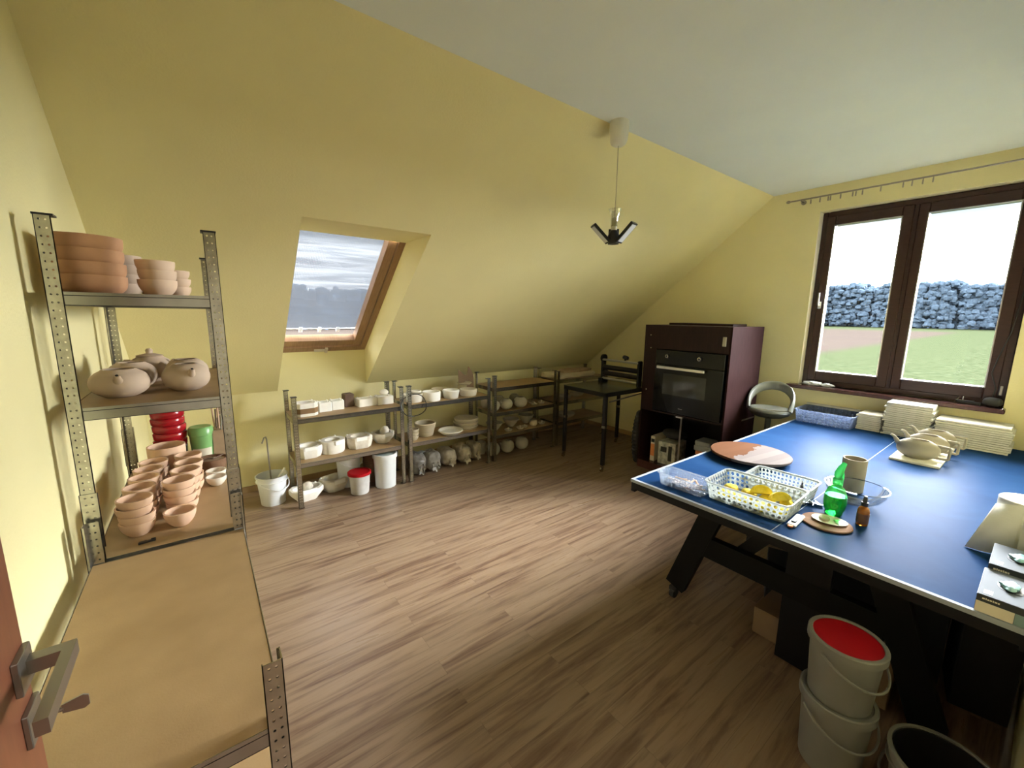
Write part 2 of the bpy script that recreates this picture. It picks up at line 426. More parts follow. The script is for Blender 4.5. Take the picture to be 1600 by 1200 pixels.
def make_field():
    m = bpy.data.materials.new('field_grass'); m.use_nodes = True
    t, n, l = nodes(m); b = t.nodes['Principled BSDF']
    tcn = n('ShaderNodeTexCoord')
    ns = n('ShaderNodeTexNoise'); ns.inputs['Scale'].default_value = 1.6; ns.inputs['Detail'].default_value = 8; ns.inputs['Roughness'].default_value = 0.75
    l(tcn.outputs['Object'], ns.inputs[0])
    r = n('ShaderNodeValToRGB'); e = r.color_ramp.elements
    e[0].position = 0.34; e[0].color = (0.0088, 0.0120, 0.0058, 1)
    e[1].position = 0.66; e[1].color = (0.0240, 0.0285, 0.0165, 1)
    l(ns.outputs[0], r.inputs[0])
    # a ploughed strip further out
    sp = n('ShaderNodeSeparateXYZ'); l(tcn.outputs['Object'], sp.inputs[0])
    a = n('ShaderNodeMath'); a.operation = 'MULTIPLY_ADD'; a.inputs[1].default_value = -0.03
    l(sp.outputs['X'], a.inputs[0]); l(sp.outputs['Y'], a.inputs[2])
    w = n('ShaderNodeMath'); w.operation = 'MULTIPLY_ADD'; w.inputs[1].default_value = 5.0
    l(ns.outputs[0], w.inputs[0]); l(a.outputs[0], w.inputs[2])
    rp = n('ShaderNodeMapRange'); rp.inputs['From Min'].default_value = 19; rp.inputs['From Max'].default_value = 22; l(w.outputs[0], rp.inputs[0])
    far = n('ShaderNodeMapRange'); far.inputs['From Min'].default_value = 275; far.inputs['From Max'].default_value = 255; l(sp.outputs['X'], far.inputs[0])
    mu = n('ShaderNodeMath'); mu.operation = 'MULTIPLY'; l(rp.outputs[0], mu.inputs[0]); l(far.outputs[0], mu.inputs[1])
    mx = n('ShaderNodeMixRGB'); mx.inputs[2].default_value = (0.0215, 0.0175, 0.0155, 1)
    l(mu.outputs[0], mx.inputs[0]); l(r.outputs[0], mx.inputs[1]); l(mx.outputs[0], b.inputs['Base Color'])
    b.inputs['Roughness'].default_value = 1.0; b.inputs['Specular IOR Level'].default_value = 0.0
    MATS['field_grass'] = m


make_field()


def make_screen():
    """outside awning net of the roof window: woven, creased, see-through"""
    m = bpy.data.materials.new('awning_net'); m.use_nodes = True
    t, n, l = nodes(m); o = t.nodes['Material Output']; t.nodes.remove(t.nodes['Principled BSDF'])
    tcn = n('ShaderNodeTexCoord')
    mp = n('ShaderNodeMapping'); mp.inputs['Scale'].default_value = (1.2, 14, 14); l(tcn.outputs['Object'], mp.inputs[0])
    ns = n('ShaderNodeTexNoise'); ns.inputs['Scale'].default_value = 1.2; ns.inputs['Detail'].default_value = 5; ns.inputs['Distortion'].default_value = 0.7
    l(mp.outputs[0], ns.inputs[0])
    wx = n('ShaderNodeTexWave'); wx.inputs['Scale'].default_value = 26; wx.bands_direction = 'X'; wx.inputs['Distortion'].default_value = 1.0
    l(tcn.outputs['Object'], wx.inputs[0])
    r = n('ShaderNodeMapRange'); r.inputs['From Min'].default_value = 0.35; r.inputs['From Max'].default_value = 0.62
    r.inputs['To Min'].default_value = 0.88; r.inputs['To Max'].default_value = 0.94
    l(ns.outputs[0], r.inputs[0])
    ad = n('ShaderNodeMath'); ad.operation = 'MULTIPLY_ADD'; ad.inputs[1].default_value = 0.10; l(wx.outputs['Fac'], ad.inputs[0]); l(r.outputs[0], ad.inputs[2])
    tr = n('ShaderNodeBsdfTransparent'); tr.inputs[0].default_value = (0.92, 0.95, 1, 1)
    tl = n('ShaderNodeBsdfDiffuse'); tl.inputs[0].default_value = (0.13, 0.14, 0.165, 1)
    mx = n('ShaderNodeMixShader'); l(ad.outputs[0], mx.inputs[0]); l(tr.outputs[0], mx.inputs[1]); l(tl.outputs[0], mx.inputs[2])
    t2 = n('ShaderNodeBsdfTranslucent'); t2.inputs[0].default_value = (0.022, 0.024, 0.028, 1)
    a2 = n('ShaderNodeAddShader'); 
    m2 = n('ShaderNodeMixShader'); m2.inputs[0].default_value = 0.5
    l(tl.outputs[0], m2.inputs[1]); l(t2.outputs[0], m2.inputs[2]); l(m2.outputs[0], mx.inputs[2])
    l(mx.outputs[0], o.inputs[0])
    MATS['awning_net'] = m


make_screen()


# ------------------------------------------------------------------ mesh building
class MB:
    def __init__(s):
        s.v = []; s.f = []; s.m = []; s.sm = []; s.uv = []

    def face(s, idx, m=0, smooth=False, uv=None):
        s.f.append(tuple(idx)); s.m.append(m); s.sm.append(smooth); s.uv.append(uv)

    def add(s, pts):
        k = len(s.v); s.v.extend(tuple(p) for p in pts); return k

    def poly(s, pts, m=0, uv=None):
        k = s.add(pts); s.face(range(k, k + len(pts)), m, False, uv)

    def box(s, x0, x1, y0, y1, z0, z1, m=0, M=None, bev=0.0):
        if bev > 0:
            # chamfered box as stacked loops
            b = min(bev, (x1 - x0) / 2.01, (y1 - y0) / 2.01, (z1 - z0) / 2.01)

            def lp(d, z):
                X0, X1, Y0, Y1 = x0 + d, x1 - d, y0 + d, y1 - d
                return [(X0 + b - d * 0, Y0, z), (X1 - b, Y0, z), (X1, Y0 + b, z), (X1, Y1 - b, z), (X1 - b, Y1, z), (X0 + b, Y1, z), (X0, Y1 - b, z), (X0, Y0 + b, z)]
            s.loft([lp(b * 0.7, z0), lp(0, z0 + b), lp(0, z1 - b), lp(b * 0.7, z1)], m=m, M=M, smooth=False)
            return
        p = [(x0, y0, z0), (x1, y0, z0), (x1, y1, z0), (x0, y1, z0), (x0, y0, z1), (x1, y0, z1), (x1, y1, z1), (x0, y1, z1)]
        if M: p = [tuple(M @ Vector(q)) for q in p]
        k = s.add(p)
        for q in ((0, 3, 2, 1), (4, 5, 6, 7), (0, 1, 5, 4), (1, 2, 6, 5), (2, 3, 7, 6), (3, 0, 4, 7)):
            s.face([k + i for i in q], m)

    def loft(s, loops, m=0, M=None, smooth=True, cap0=True, cap1=True, close=False, mats=None):
        n = len(loops[0]); ks = []
        for lp in loops:
            pts = [tuple(M @ Vector(q)) for q in lp] if M else lp
            ks.append(s.add(pts))
        rng = range(len(loops) if close else len(loops) - 1)
        for i in rng:
            a, b = ks[i], ks[(i + 1) % len(loops)]
            mm = mats[i] if mats else m
            for j in range(n):
                j2 = (j + 1) % n
                s.face((a + j, a + j2, b + j2, b + j), mm, smooth)
        if not close:
            if cap0: s.face([ks[0] + j for j in reversed(range(n))], mats[0] if mats else m)
            if cap1: s.face([ks[-1] + j for j in range(n)], mats[-1] if mats else m)

    def lathe(s, prof, n=28, m=0, M=None, sx=1, sy=1, closed=True, mats=None, smooth=True):
        """prof: list of (r, z) from the outer bottom centre over the rim to the inner bottom centre"""
        loops = []
        for r, z in prof:
            r = max(r, 1e-5)
            loops.append([(r * cos(2 * pi * j / n) * sx, r * sin(2 * pi * j / n) * sy, z) for j in range(n)])
        s.loft(loops, m, M, smooth, cap0=closed, cap1=closed, mats=mats)

    def tube(s, pts, r, n=8, m=0, rs=None, smooth=True, flat=1.0):
        pts = [Vector(p) for p in pts]; loops = []
        T0 = (pts[1] - pts[0]).normalized()
        up = Vector((0, 0, 1)) if abs(T0.z) < 0.9 else Vector((1, 0, 0))
        a = T0.cross(up).normalized()
        for i, p in enumerate(pts):
            if i == 0: T = pts[1] - pts[0]
            elif i == len(pts) - 1: T = pts[-1] - pts[-2]
            else: T = (pts[i + 1] - pts[i]).normalized() + (pts[i] - pts[i - 1]).normalized()
            T.normalize()
            a = (a - T * a.dot(T)).normalized(); b = T.cross(a)
            rr = rs[i] if rs else r
            loops.append([tuple(p + a * rr * cos(2 * pi * j / n) + b * rr * flat * sin(2 * pi * j / n)) for j in range(n)])
        s.loft(loops, m, None, smooth)

    def bar(s, p0, p1, w, h, m=0, up=(0, 0, 1)):
        p0, p1 = Vector(p0), Vector(p1); T = (p1 - p0).normalized(); a = T.cross(Vector(up))
        if a.length < 1e-4: a = Vector((1, 0, 0))
        a.normalize(); b = a.cross(T)
        lp = lambda p: [tuple(p + a * w / 2 * i + b * h / 2 * j) for i, j in ((-1, -1), (1, -1), (1, 1), (-1, 1))]
        s.loft([lp(p0), lp(p1)], m, None, False)

    def blob(s, rx, ry, rz, c=(0, 0, 0), seed=0, amp=0.1, nf=2.0, p=2.0, nu=24, nv=14, m=0, flat=True, M=None):
        loops = []
        e = 2.0 / p
        sg = lambda t: math.copysign(abs(t) ** e, t)
        for i in range(nv + 1):
            ph = -pi / 2 + pi * i / nv
            if i == 0: ph += 0.05
            if i == nv: ph -= 0.05
            lp = []
            for j in range(nu):
                th = 2 * pi * j / nu
                q = Vector((rx * sg(cos(ph)) * sg(cos(th)), ry * sg(cos(ph)) * sg(sin(th)), rz * sg(sin(ph))))
                d = 1 + amp * noise.noise(Vector((q.x, q.y, q.z)) * nf * 5 + Vector((seed * 7.3, seed * 1.7, seed))) + amp * 0.5 * noise.noise(q * nf * 13 + Vector((seed * 3.1, 0, seed)))
                q = q * d
                if flat and q.z < -rz * 0.98: q.z = -rz * 0.98
                lp.append((q.x + c[0], q.y + c[1], q.z + c[2] + (rz if flat else 0)))
            loops.append(lp)
        s.loft(loops, m, M, True)

    def build(s, name, mats, parent=None, loc=None, rotz=None):
        me = bpy.data.meshes.new(name)
        me.from_pydata(s.v, [], s.f)
        if not isinstance(mats, (list, tuple)): mats = [mats]
        for q in mats: me.materials.append(MATS[q])
        for i, p in enumerate(me.polygons):
            p.material_index = s.m[i]; p.use_smooth = s.sm[i]
        if any(u is not None for u in s.uv):
            ul = me.uv_layers.new(name='UVMap')
            for i, p in enumerate(me.polygons):
                u = s.uv[i]
                for j, li in enumerate(p.loop_indices):
                    ul.data[li].uv = u[j] if u else (0, 0)
        me.update()
        if any(s.sm):
            try: me.set_sharp_from_angle(angle=radians(40))
            except Exception: pass
        o = bpy.data.objects.new(name, me); COL.objects.link(o)
        if parent is not None: o.parent = parent
        if loc is not None: o.location = loc
        if rotz is not None: o.rotation_euler = (0, 0, rotz)
        return o


def tag(o, label, cat, group=None, kind=None):
    o['label'] = label; o['category'] = cat
    if group: o['group'] = group
    if kind: o['kind'] = kind
    return o


def thing(name, label, cat, loc=(0, 0, 0), rotz=0, group=None):
    o = bpy.data.objects.new(name, None); COL.objects.link(o)
    o.location = loc; o.rotation_euler = (0, 0, rotz); o.empty_display_size = 0.05
    return tag(o, label, cat, group)


def struct(o):
    o['kind'] = 'structure'; return o


def dup(root, loc, rotz=None, label=None, group=None, scale=None):
    def cp(o, parent):
        c = o.copy(); COL.objects.link(c)
        if parent is not None: c.parent = parent
        for ch in [x for x in CH.get(o.name, [])]: cp(ch, c)
        return c
    CH = {}
    for x in bpy.data.objects:
        if x.parent: CH.setdefault(x.parent.name, []).append(x)
    r = cp(root, None)
    r.location = loc
    if rotz is not None: r.rotation_euler = (0, 0, rotz)
    if label: r['label'] = label
    if group: r['group'] = group
    if scale is not None: r.scale = scale
    return r


# ------------------------------------------------------------------ room shell
XL, XW, YB, YK, ZK, ZC, YC = -0.42, 4.93, -0.13, 4.50, 0.965, 2.99, 1.985
SX0, SX1, SYT, SZB = 0.555, 1.41, 2.85, 1.335
SZT = ZC - (ZC - ZK) * (SYT - YC) / (YK - YC)      # roof-window opening
b = MB(); b.box(XL, XW, -2.2, YK, -0.05, 0.0); struct(b.build('floor', 'laminate_floor'))
b = MB(); b.poly([(XL, YB, ZC), (XW, YB, ZC), (XW, YC, ZC), (XL, YC, ZC)]); struct(b.build('ceiling', 'white_ceiling_paint'))
# left gable
b = MB(); b.poly([(XL, YB, 0), (XL, YK, 0), (XL, YK, ZK), (XL, YC, ZC), (XL, YB, ZC)]); struct(b.build('wall_left', 'yellow_wall_paint'))
# sloped wall with the opening and its reveals
b = MB()
b.poly([(XL, YC, ZC), (XW, YC, ZC), (XW, SYT, SZT), (XL, SYT, SZT)])
b.poly([(XL, SYT, SZT), (SX0, SYT, SZT), (SX0, YK, ZK), (XL, YK, ZK)])
b.poly([(SX1, SYT, SZT), (XW, SYT, SZT), (XW, YK, ZK), (SX1, YK, ZK)])
struct(b.build('wall_slope', 'yellow_wall_paint'))
b = MB()
SXW = 0.47                                   # left reveal is splayed outwards
for x, xw_ in ((SX0, SXW), (SX1, SX1)):
    b.poly([(x, SYT, SZT), (x, YK, ZK), (xw_, YK, SZB)]); b.poly([(x, SYT, SZT), (xw_, YK, SZB), (xw_, 3.31, SZT)])
    b.poly([(xw_, YK, SZB), (xw_, YK + 0.25, SZB), (xw_, 3.31 - 0.1, SZT + 0.35), (xw_, 3.31, SZT)])
b.poly([(SX0, SYT, SZT), (SX1, SYT, SZT), (SX1, 3.31, SZT), (SXW, 3.31, SZT)])
struct(b.build('trim_1', 'yellow_wall_paint'))
# knee wall
b = MB()
b.poly([(XL, YK, 0), (XW, YK, 0), (XW, YK, ZK), (XL, YK, ZK)])
b.poly([(SX0, YK, ZK), (SX1, YK, ZK), (SX1, YK, SZB), (0.47, YK, SZB)])
struct(b.build('wall_knee', 'yellow_wall_paint'))
# window gable with the window opening
HY0, HY1, HZ0, HZ1 = 0.165, 1.55, 1.06, 2.76
b = MB()
b.poly([(XW, YB, 0), (XW, HY0, 0), (XW, HY0, ZC), (XW, YB, ZC)])
b.poly([(XW, HY0, 0), (XW, HY1, 0), (XW, HY1, HZ0), (XW, HY0, HZ0)])
b.poly([(XW, HY0, HZ1), (XW, HY1, HZ1), (XW, HY1, ZC), (XW, HY0, ZC)])
b.poly([(XW, HY1, 0), (XW, YK, 0), (XW, YK, ZK), (XW, YC, ZC), (XW, HY1, ZC)])
struct(b.build('wall_window', 'yellow_wall_paint'))
b = MB()
for y in (HY0, HY1): b.poly([(XW, y, HZ0), (XW + 0.3, y, HZ0), (XW + 0.3, y, HZ1), (XW, y, HZ1)])
for z in (HZ0, HZ1): b.poly([(XW, HY0, z), (XW + 0.3, HY0, z), (XW + 0.3, HY1, z), (XW, HY1, z)])
struct(b.build('trim_2', 'cream_reveal_paint'))
# back wall with the doorway, hallway beyond it
DX0, DX1, DZ = -0.30, 0.62, 2.08
b = MB()
b.poly([(XL, YB, 0), (DX0, YB, 0), (DX0, YB, ZC), (XL, YB, ZC)])
b.poly([(DX1, YB, 0), (XW, YB, 0), (XW, YB, ZC), (DX1, YB, ZC)])
b.poly([(DX0, YB, DZ), (DX1, YB, DZ), (DX1, YB, ZC), (DX0, YB, ZC)])
struct(b.build('wall_back', 'yellow_wall_paint'))
b = MB()
b.poly([(-0.6, -2.2, 0), (1.3, -2.2, 0), (1.3, -2.2, 2.5), (-0.6, -2.2, 2.5)])
b.poly([(-0.6, -2.2, 0), (-0.6, YB - 0.005, 0), (-0.6, YB - 0.005, 2.5), (-0.6, -2.2, 2.5)])
b.poly([(1.3, -2.2, 0), (1.3, YB - 0.005, 0), (1.3, YB - 0.005, 2.5), (1.3, -2.2, 2.5)])
b.poly([(-0.6, -2.2, 2.5), (1.3, -2.2, 2.5), (1.3, YB - 0.005, 2.5), (-0.6, YB - 0.005, 2.5)])
struct(b.build('wall_hallway', 'hallway_paint'))
b = MB(); b.box(XL + 0.0, XL + 0.012, 0.9, YK, 0, 0.06); struct(b.build('baseboard_left', 'hardboard'))
b = MB(); b.box(XL + 0.012, XW - 0.012, YK - 0.012, YK, 0, 0.06); struct(b.build('baseboard_knee', 'hardboard'))
b = MB(); b.box(XW - 0.012, XW, YB, YK, 0, 0.06); struct(b.build('baseboard_window', 'hardboard'))

# ---- window 1: two-sash dark wooden window
w1 = struct(bpy.data.objects.new('window_1', None)); COL.objects.link(w1)


def frame_rect(y0, y1, z0, z1, wl, wr, wb, wt, x0, x1, bev=0.006):
    m = MB()
    m.box(x0, x1, y0, y0 + wr, z0, z1, bev=bev); m.box(x0, x1, y1 - wl, y1, z0, z1, bev=bev)
    m.box(x0, x1, y0 + wr, y1 - wl, z0, z0 + wb, bev=bev); m.box(x0, x1, y0 + wr, y1 - wl, z1 - wt, z1, bev=bev)
    return m


frame_rect(0.168, 1.547, 1.061, 2.757, 0.045, 0.05, 0.05, 0.05, 5.02, 5.10).build('window_frame', 'window_wood', w1)
m = MB(); m.box(5.022, 5.10, 0.845, 0.890, 1.10, 2.715); m.build('mullion', 'window_wood', w1)
for y0, y1 in ((0.880, 1.505), (0.212, 0.855)):
    sh = frame_rect(y0, y1, 1.106, 2.712, 0.070, 0.078, 0.098, 0.090, 5.0045 if y0 > 0.5 else 5.008, 5.075).build('sash', 'window_wood', w1)
    m = MB(); m.poly([(5.045, y0 + 0.06, 1.19), (5.045, y1 - 0.06, 1.19), (5.045, y1 - 0.06, 2.63), (5.045, y0 + 0.06, 2.63)])
    m.build('glass_pane', 'window_glass', sh)
    m = frame_rect(y0 + 0.070, y1 - 0.062, 1.196, 2.630, 0.009, 0.009, 0.009, 0.009, 5.0, 5.012, bev=0.002)
    m.build('glazing_bead', 'brushed_steel', sh)
m = MB(); m.box(4.992, 5.006, 1.462, 1.490, 1.83, 1.90, bev=0.004)
m.tube([(5.0, 1.476, 1.865), (4.965, 1.476, 1.865), (4.955, 1.476, 1.88), (4.955, 1.476, 1.985)], 0.008, 8)
o = m.build('window_handle', 'white_plastic', w1); o['label'] = 'white handle on the left sash'
# sill board
b = MB(); b.box(4.825, 5.02, 0.150, 1.63, 1.026, 1.060, bev=0.006)
struct(b.build('window_sill', 'sill_wood'))

# ---- window 2: roof window in the slope
UP = Vector((0, -1, 0.805)).normalized(); NR = Vector((0, 0.805, 1)).normalized()
O2 = Vector((0, YK, SZB))


def slopeM():
    Mx = Matrix((Vector((1, 0, 0)), UP, NR)).transposed().to_4x4()
    return Matrix.Translation(O2) @ Mx


SM = slopeM()
w2 = struct(bpy.data.objects.new('window_2', None)); COL.objects.link(w2)
WX0 = 0.475
L2 = 1.80
m = MB()
m.box(WX0 - 0.03, WX0 + 0.055, 0, L2, 0.0, 0.10, M=SM); m.box(SX1 - 0.055, SX1 + 0.03, 0, L2, 0.0, 0.10, M=SM)
m.box(WX0 + 0.055, SX1 - 0.055, -0.0, 0.07, 0.0, 0.10, M=SM); m.box(WX0 + 0.055, SX1 - 0.055, L2 - 0.08, L2, 0, 0.1, M=SM)
m.build('roof_window_frame', 'roof_window_pine', w2)
m = MB()
m.box(WX0 + 0.062, WX0 + 0.135, 0.08, L2 - 0.09, 0.012, 0.09, M=SM); m.box(SX1 - 0.135, SX1 - 0.062, 0.08, L2 - 0.09, 0.012, 0.09, M=SM)
m.box(WX0 + 0.135, SX1 - 0.135, 0.08, 0.165, 0.012, 0.09, M=SM); m.box(WX0 + 0.135, SX1 - 0.135, L2 - 0.17, L2 - 0.09, 0.012, 0.09, M=SM)
sh = m.build('sash', 'roof_window_pine', w2)
m = MB()
pts = [(WX0 + 0.13, 0.16, 0.05), (SX1 - 0.13, 0.16, 0.05), (SX1 - 0.13, L2 - 0.16, 0.05), (WX0 + 0.13, L2 - 0.16, 0.05)]
m.poly([tuple(SM @ Vector(p)) for p in pts]); m.build('glass_pane', 'window_glass', sh)
m = MB(); m.box(0.90, 1.02, 0.02, 0.04, -0.02, 0.0, M=SM); m.box(0.995, 1.02, 0.02, 0.085, -0.035, -0.015, M=SM); m.build('latch', 'white_clay', w2)
m = MB()
nx, ny = 20, 40
k0 = len(m.v)
for j in range(ny + 1):
    for i in range(nx + 1):
        x = WX0 + 0.02 + (SX1 - WX0 - 0.04) * i / nx; y = 0.225 + (L2 - 0.25) * j / ny
        z = 0.125 + 0.008 * noise.noise(Vector((x * 2, y * 11, 3)))
        m.v.append(tuple(SM @ Vector((x, y, z))))
for j in range(ny):
    for i in range(nx):
        a = j * (nx + 1) + i; m.face((a, a + 1, a + nx + 2, a + nx + 1), 0, True)
o = m.build('awning_screen', 'awning_net', w2)
m = MB()
m.tube([tuple(SM @ Vector((WX0 + 0.02, 0.215, 0.125))), tuple(SM @ Vector((SX1 - 0.02, 0.215, 0.125)))], 0.007, 6)
m.build('screen_rail', 'white_plastic', w2)
for x in (0.78, 0.95, 1.12):
    m = MB(); m.box(x - 0.015, x + 0.015, 0.19, 0.24, 0.10, 0.13, M=SM); m.build('screen_clip', 'white_plastic', w2)

# ------------------------------------------------------------------ outside: field and forest belts
b = MB(); b.poly([(-400, -600, -3.0), (900, -600, -3.0), (900, 800, -3.0), (-400, 800, -3.0)])
tag(b.build('field', 'field_grass'), 'wide pale green farm field with a ploughed strip outside the window', 'field', kind='stuff')


def forest(name, p0, p1, n, h, r, label, seed):
    """a dense belt of crowns: many small leafy lumps from the ground up to a ragged top"""
    rnd = random.Random(seed); m = MB()
    p0, p1 = Vector(p0), Vector(p1); L = (p1 - p0).length
    ux = (p1 - p0).normalized(); un = Vector((-ux.y, ux.x, 0))
    for i in range(n):
        d_ = L * (i + rnd.random()) / n
        top = h * (0.86 + 0.16 * noise.noise(Vector((d_ / h * 0.9, seed, 0))) + 0.16 * noise.noise(Vector((d_ / h * 3.1, seed, 5))))
        q = p0 + ux * d_ + un * rnd.uniform(-0.2, 0.5) * h
        for lev in range(11):
            rr = r * rnd.uniform(0.7, 1.15)
            z = top * (0.10 + 0.09 * lev) + rnd.uniform(-.05, .05) * h
            m.blob(rr, rr, rr * 0.85, (q.x + rnd.uniform(-r, r), q.y + rnd.uniform(-r, r), z - 3.0 - rr), seed=rnd.random() * 50, amp=0.5, nf=0.5 / r, p=2.0, nu=6, nv=5)
    o = m.build(name, 'tree_haze_blue')
    return tag(o, label, 'forest', kind='stuff')


forest('forest_belt', (400, -60, 0), (400, 210, 0), 900, 31, 2.1, 'long dark forest belt on the horizon beyond the field outside the big window', 3)
forest('forest_edge', (-60, 130, 0), (170, 130, 0), 520, 13.0, 1.1, 'nearer forest edge seen greyed through the roof window screen', 5)


# ------------------------------------------------------------------ shelving units
def post_mesh(h, fx, fy, w=0.038, m=None, cap=True, z0=0.0):
    """L-shaped slotted post; outer corner at the origin, flanges towards fx, fy (+1/-1)"""
    m = m or MB(); t = 0.0022; lip = 0.007
    nv = h / 0.025

    def strip(p0, p1, q, u0, u1):
        # a thin vertical sheet from p0 to p1 (xy), q = thickness vector
        a, bb = Vector((*p0, 0)), Vector((*p1, 0)); q = Vector((*q, 0))
        for sgn, off in ((1, Vector()), (-1, q)):
            pts = [a + off + Vector((0, 0, z0)), bb + off + Vector((0, 0, z0)), bb + off + Vector((0, 0, z0 + h)), a + off + Vector((0, 0, z0 + h))]
            uv = [(u0, 0), (u1, 0), (u1, nv), (u0, nv)]
            if sgn < 0: pts.reverse(); uv.reverse()
            m.poly(pts, 0, uv)
        for c in (a, bb):
            m.poly([c + Vector((0, 0, z0)), c + q + Vector((0, 0, z0)), c + q + Vector((0, 0, z0 + h)), c + Vector((0, 0, z0 + h))], 0, [(0, 0), (0, 0), (0, nv), (0, nv)])
        m.poly([a + Vector((0, 0, z0 + h)), bb + Vector((0, 0, z0 + h)), bb + q + Vector((0, 0, z0 + h)), a + q + Vector((0, 0, z0 + h))], 0, [(0, 0)] * 4)
    strip((0, 0), (fx * w, 0), (0, fy * t), 0, 1)
    strip((0, 0), (0, fy * w), (fx * t, 0), 0, 1)
    strip((fx * w, 0), (fx * w, fy * lip), (-fx * t, 0), 0, 0.01)
    strip((0, fy * w), (fx * lip, fy * w), (0, -fy * t), 0, 0.01)
    return m


def shelving(label, cat_loc, x0, x1, y0, y1, h, levels, splice=None, lbl_board='hardboard', feet=True, caps=True):
    """slotted-angle shelving unit; levels are the top heights of the boards"""
    r = thing('metal_shelving_unit', label, 'shelving unit', (x0, y0, 0))
    Wd, Dp = x1 - x0, y1 - y0
    for (px, py, fx, fy) in ((0, 0, 1, 1), (Wd, 0, -1, 1), (0, Dp, 1, -1), (Wd, Dp, -1, -1)):
        p = post_mesh(h, fx, fy, z0=0.004).build('post', 'perforated_steel', r, (px, py, 0))
        if caps:
            c = MB(); c.box(min(0, fx * 0.042) - 0.002, max(0, fx * 0.042) + 0.002, min(0, fy * 0.042) - 0.002, max(0, fy * 0.042) + 0.002, h + 0.004, h + 0.010)
            c.build('post_cap', 'black_plastic', p)
        if feet:
            c = MB(); c.box(min(0, fx * 0.042), max(0, fx * 0.042), min(0, fy * 0.042), max(0, fy * 0.042), 0, 0.004); c.build('post_foot', 'black_plastic', p)
        if splice:
            c = MB()
            for z in splice:
                s_ = MB()
                post_mesh(0.20, fx, fy, 0.046, c, z0=z - 0.10)
            c.v = [(a - fx * 0.003, bb - fy * 0.003, zz) for a, bb, zz in c.v]
            c.build('splice_plate', 'perforated_steel', p)
    e = 0.004
    for z in levels:
        t = 0.009; bh = 0.042
        m = MB()
        for yy, sg in ((e, 1), (Dp - e, -1)):
            m.box(e, Wd - e, min(yy, yy + sg * 0.002), max(yy, yy + sg * 0.002), z - bh, z + 0.001)
            m.box(e, Wd - e, min(yy, yy + sg * 0.018), max(yy, yy + sg * 0.018), z - bh, z - bh + 0.002)
            m.box(e, Wd - e, min(yy, yy + sg * 0.014), max(yy, yy + sg * 0.014), z - t - 0.002, z - t)
        for xx, sg in ((e, 1), (Wd - e, -1)):
            m.box(min(xx, xx + sg * 0.002), max(xx, xx + sg * 0.002), e, Dp - e, z - bh, z + 0.001)
            m.box(min(xx, xx + sg * 0.018), max(xx, xx + sg * 0.018), e, Dp - e, z - bh, z - bh + 0.002)
        m.build('shelf_beams', 'galvanised_beam', r)
        m = MB(); m.box(0.0075, Wd - 0.0075, 0.0075, Dp - 0.0075, z - t, z)
        m.build('shelf_board', lbl_board, r)
    return r


LZ = 0.85
shelving('low slotted metal shelving unit with a bare brown board, beside the open door', None, -0.372, 0.078, 0.885, 1.895, 1.0, [0.85, 0.42], caps=False)
shelving('tall slotted metal shelving unit against the left wall holding terracotta bowls', None, -0.372, 0.078, 1.915, 2.93, 2.0, [1.775, 1.395, LZ, 0.42], splice=[1.0])
ZA, ZB = 0.812, 0.412
shelving('low metal shelving unit of plaster moulds under the roof window', None, 0.567, 1.560, 3.83, 4.25, 1.0, [ZA, ZB])
shelving('middle low metal shelving unit holding round moulds above bags of clay', None, 1.605, 2.605, 3.83, 4.25, 1.0, [ZA, ZB])
shelving('low metal shelving unit with an empty top board and round clay pots below', None, 2.655, 3.640, 3.83, 4.25, 1.02, [0.885, 0.587, 0.312], lbl_board='hardboard')
shelving('dim metal shelving unit in the far corner behind the slab roller', None, 3.69, 4.66, 3.86, 4.28, 1.0, [0.885, 0.587, 0.312])

# ------------------------------------------------------------------ door with lever handle (open into the room at the left)
DXF = -0.254
d = struct(bpy.data.objects.new('door_1', None)); COL.objects.link(d)
m = MB(); m.box(DXF - 0.042, DXF, -0.03, 0.876, 0.01, 2.04, bev=0.003); m.build('door_leaf', 'door_wood', d)
m = MB()
m.box(DXF, DXF + 0.008, 0.818, 0.872, 1.172, 1.226, bev=0.001)
m.box(DXF + 0.006, DXF + 0.0439, 0.842, 0.862, 1.1892, 1.2108)
m.box(DXF + 0.044, DXF + 0.058, 0.702, 0.862, 1.189, 1.211)
m.build('door_handle', 'satin_nickel', d)
m = MB(); m.box(DXF, DXF + 0.007, 0.818, 0.872, 1.085, 1.139, bev=0.001); kp = m.build('key_plate', 'satin_nickel', d)
m = MB(); m.tube([(DXF + 0.004, 0.845, 1.112), (DXF + 0.035, 0.845, 1.112)], 0.0035, 8)
m.loft([[(DXF + 0.033 + a, 0.845 - 0.0015, 1.112 + c) for a, c in ((0, -0.007), (0.024, -0.012), (0.030, -0.008), (0.030, 0.008), (0.024, 0.012), (0, 0.007))],
        [(DXF + 0.033 + a, 0.845 + 0.0015, 1.112 + c) for a, c in ((0, -0.007), (0.024, -0.012), (0.030, -0.008), (0.030, 0.008), (0.024, 0.012), (0, 0.007))]], smooth=False)
m.build('key', 'satin_nickel', kp)

# ------------------------------------------------------------------ pottery and vessels
def bowl_prof(r, h, foot=0.45, t=0.006, curve=0.6, n=7):
    """rounded bowl wall, outside then inside"""
    P = [(0, 0.0), (r * foot, 0.0)]
    for i in range(1, n + 1):
        a = i / n
        P.append((r * (foot + (1 - foot) * (1 - (1 - a) ** (1 / curve * 1.35))), h * a))
    ins = [(max(0, q[0] - t), max(t, q[1])) for q in P[2:]][::-1]
    ins[0] = (r - t, h)
    P += ins + [(r * foot * 0.8, t), (0, t)]
    return P


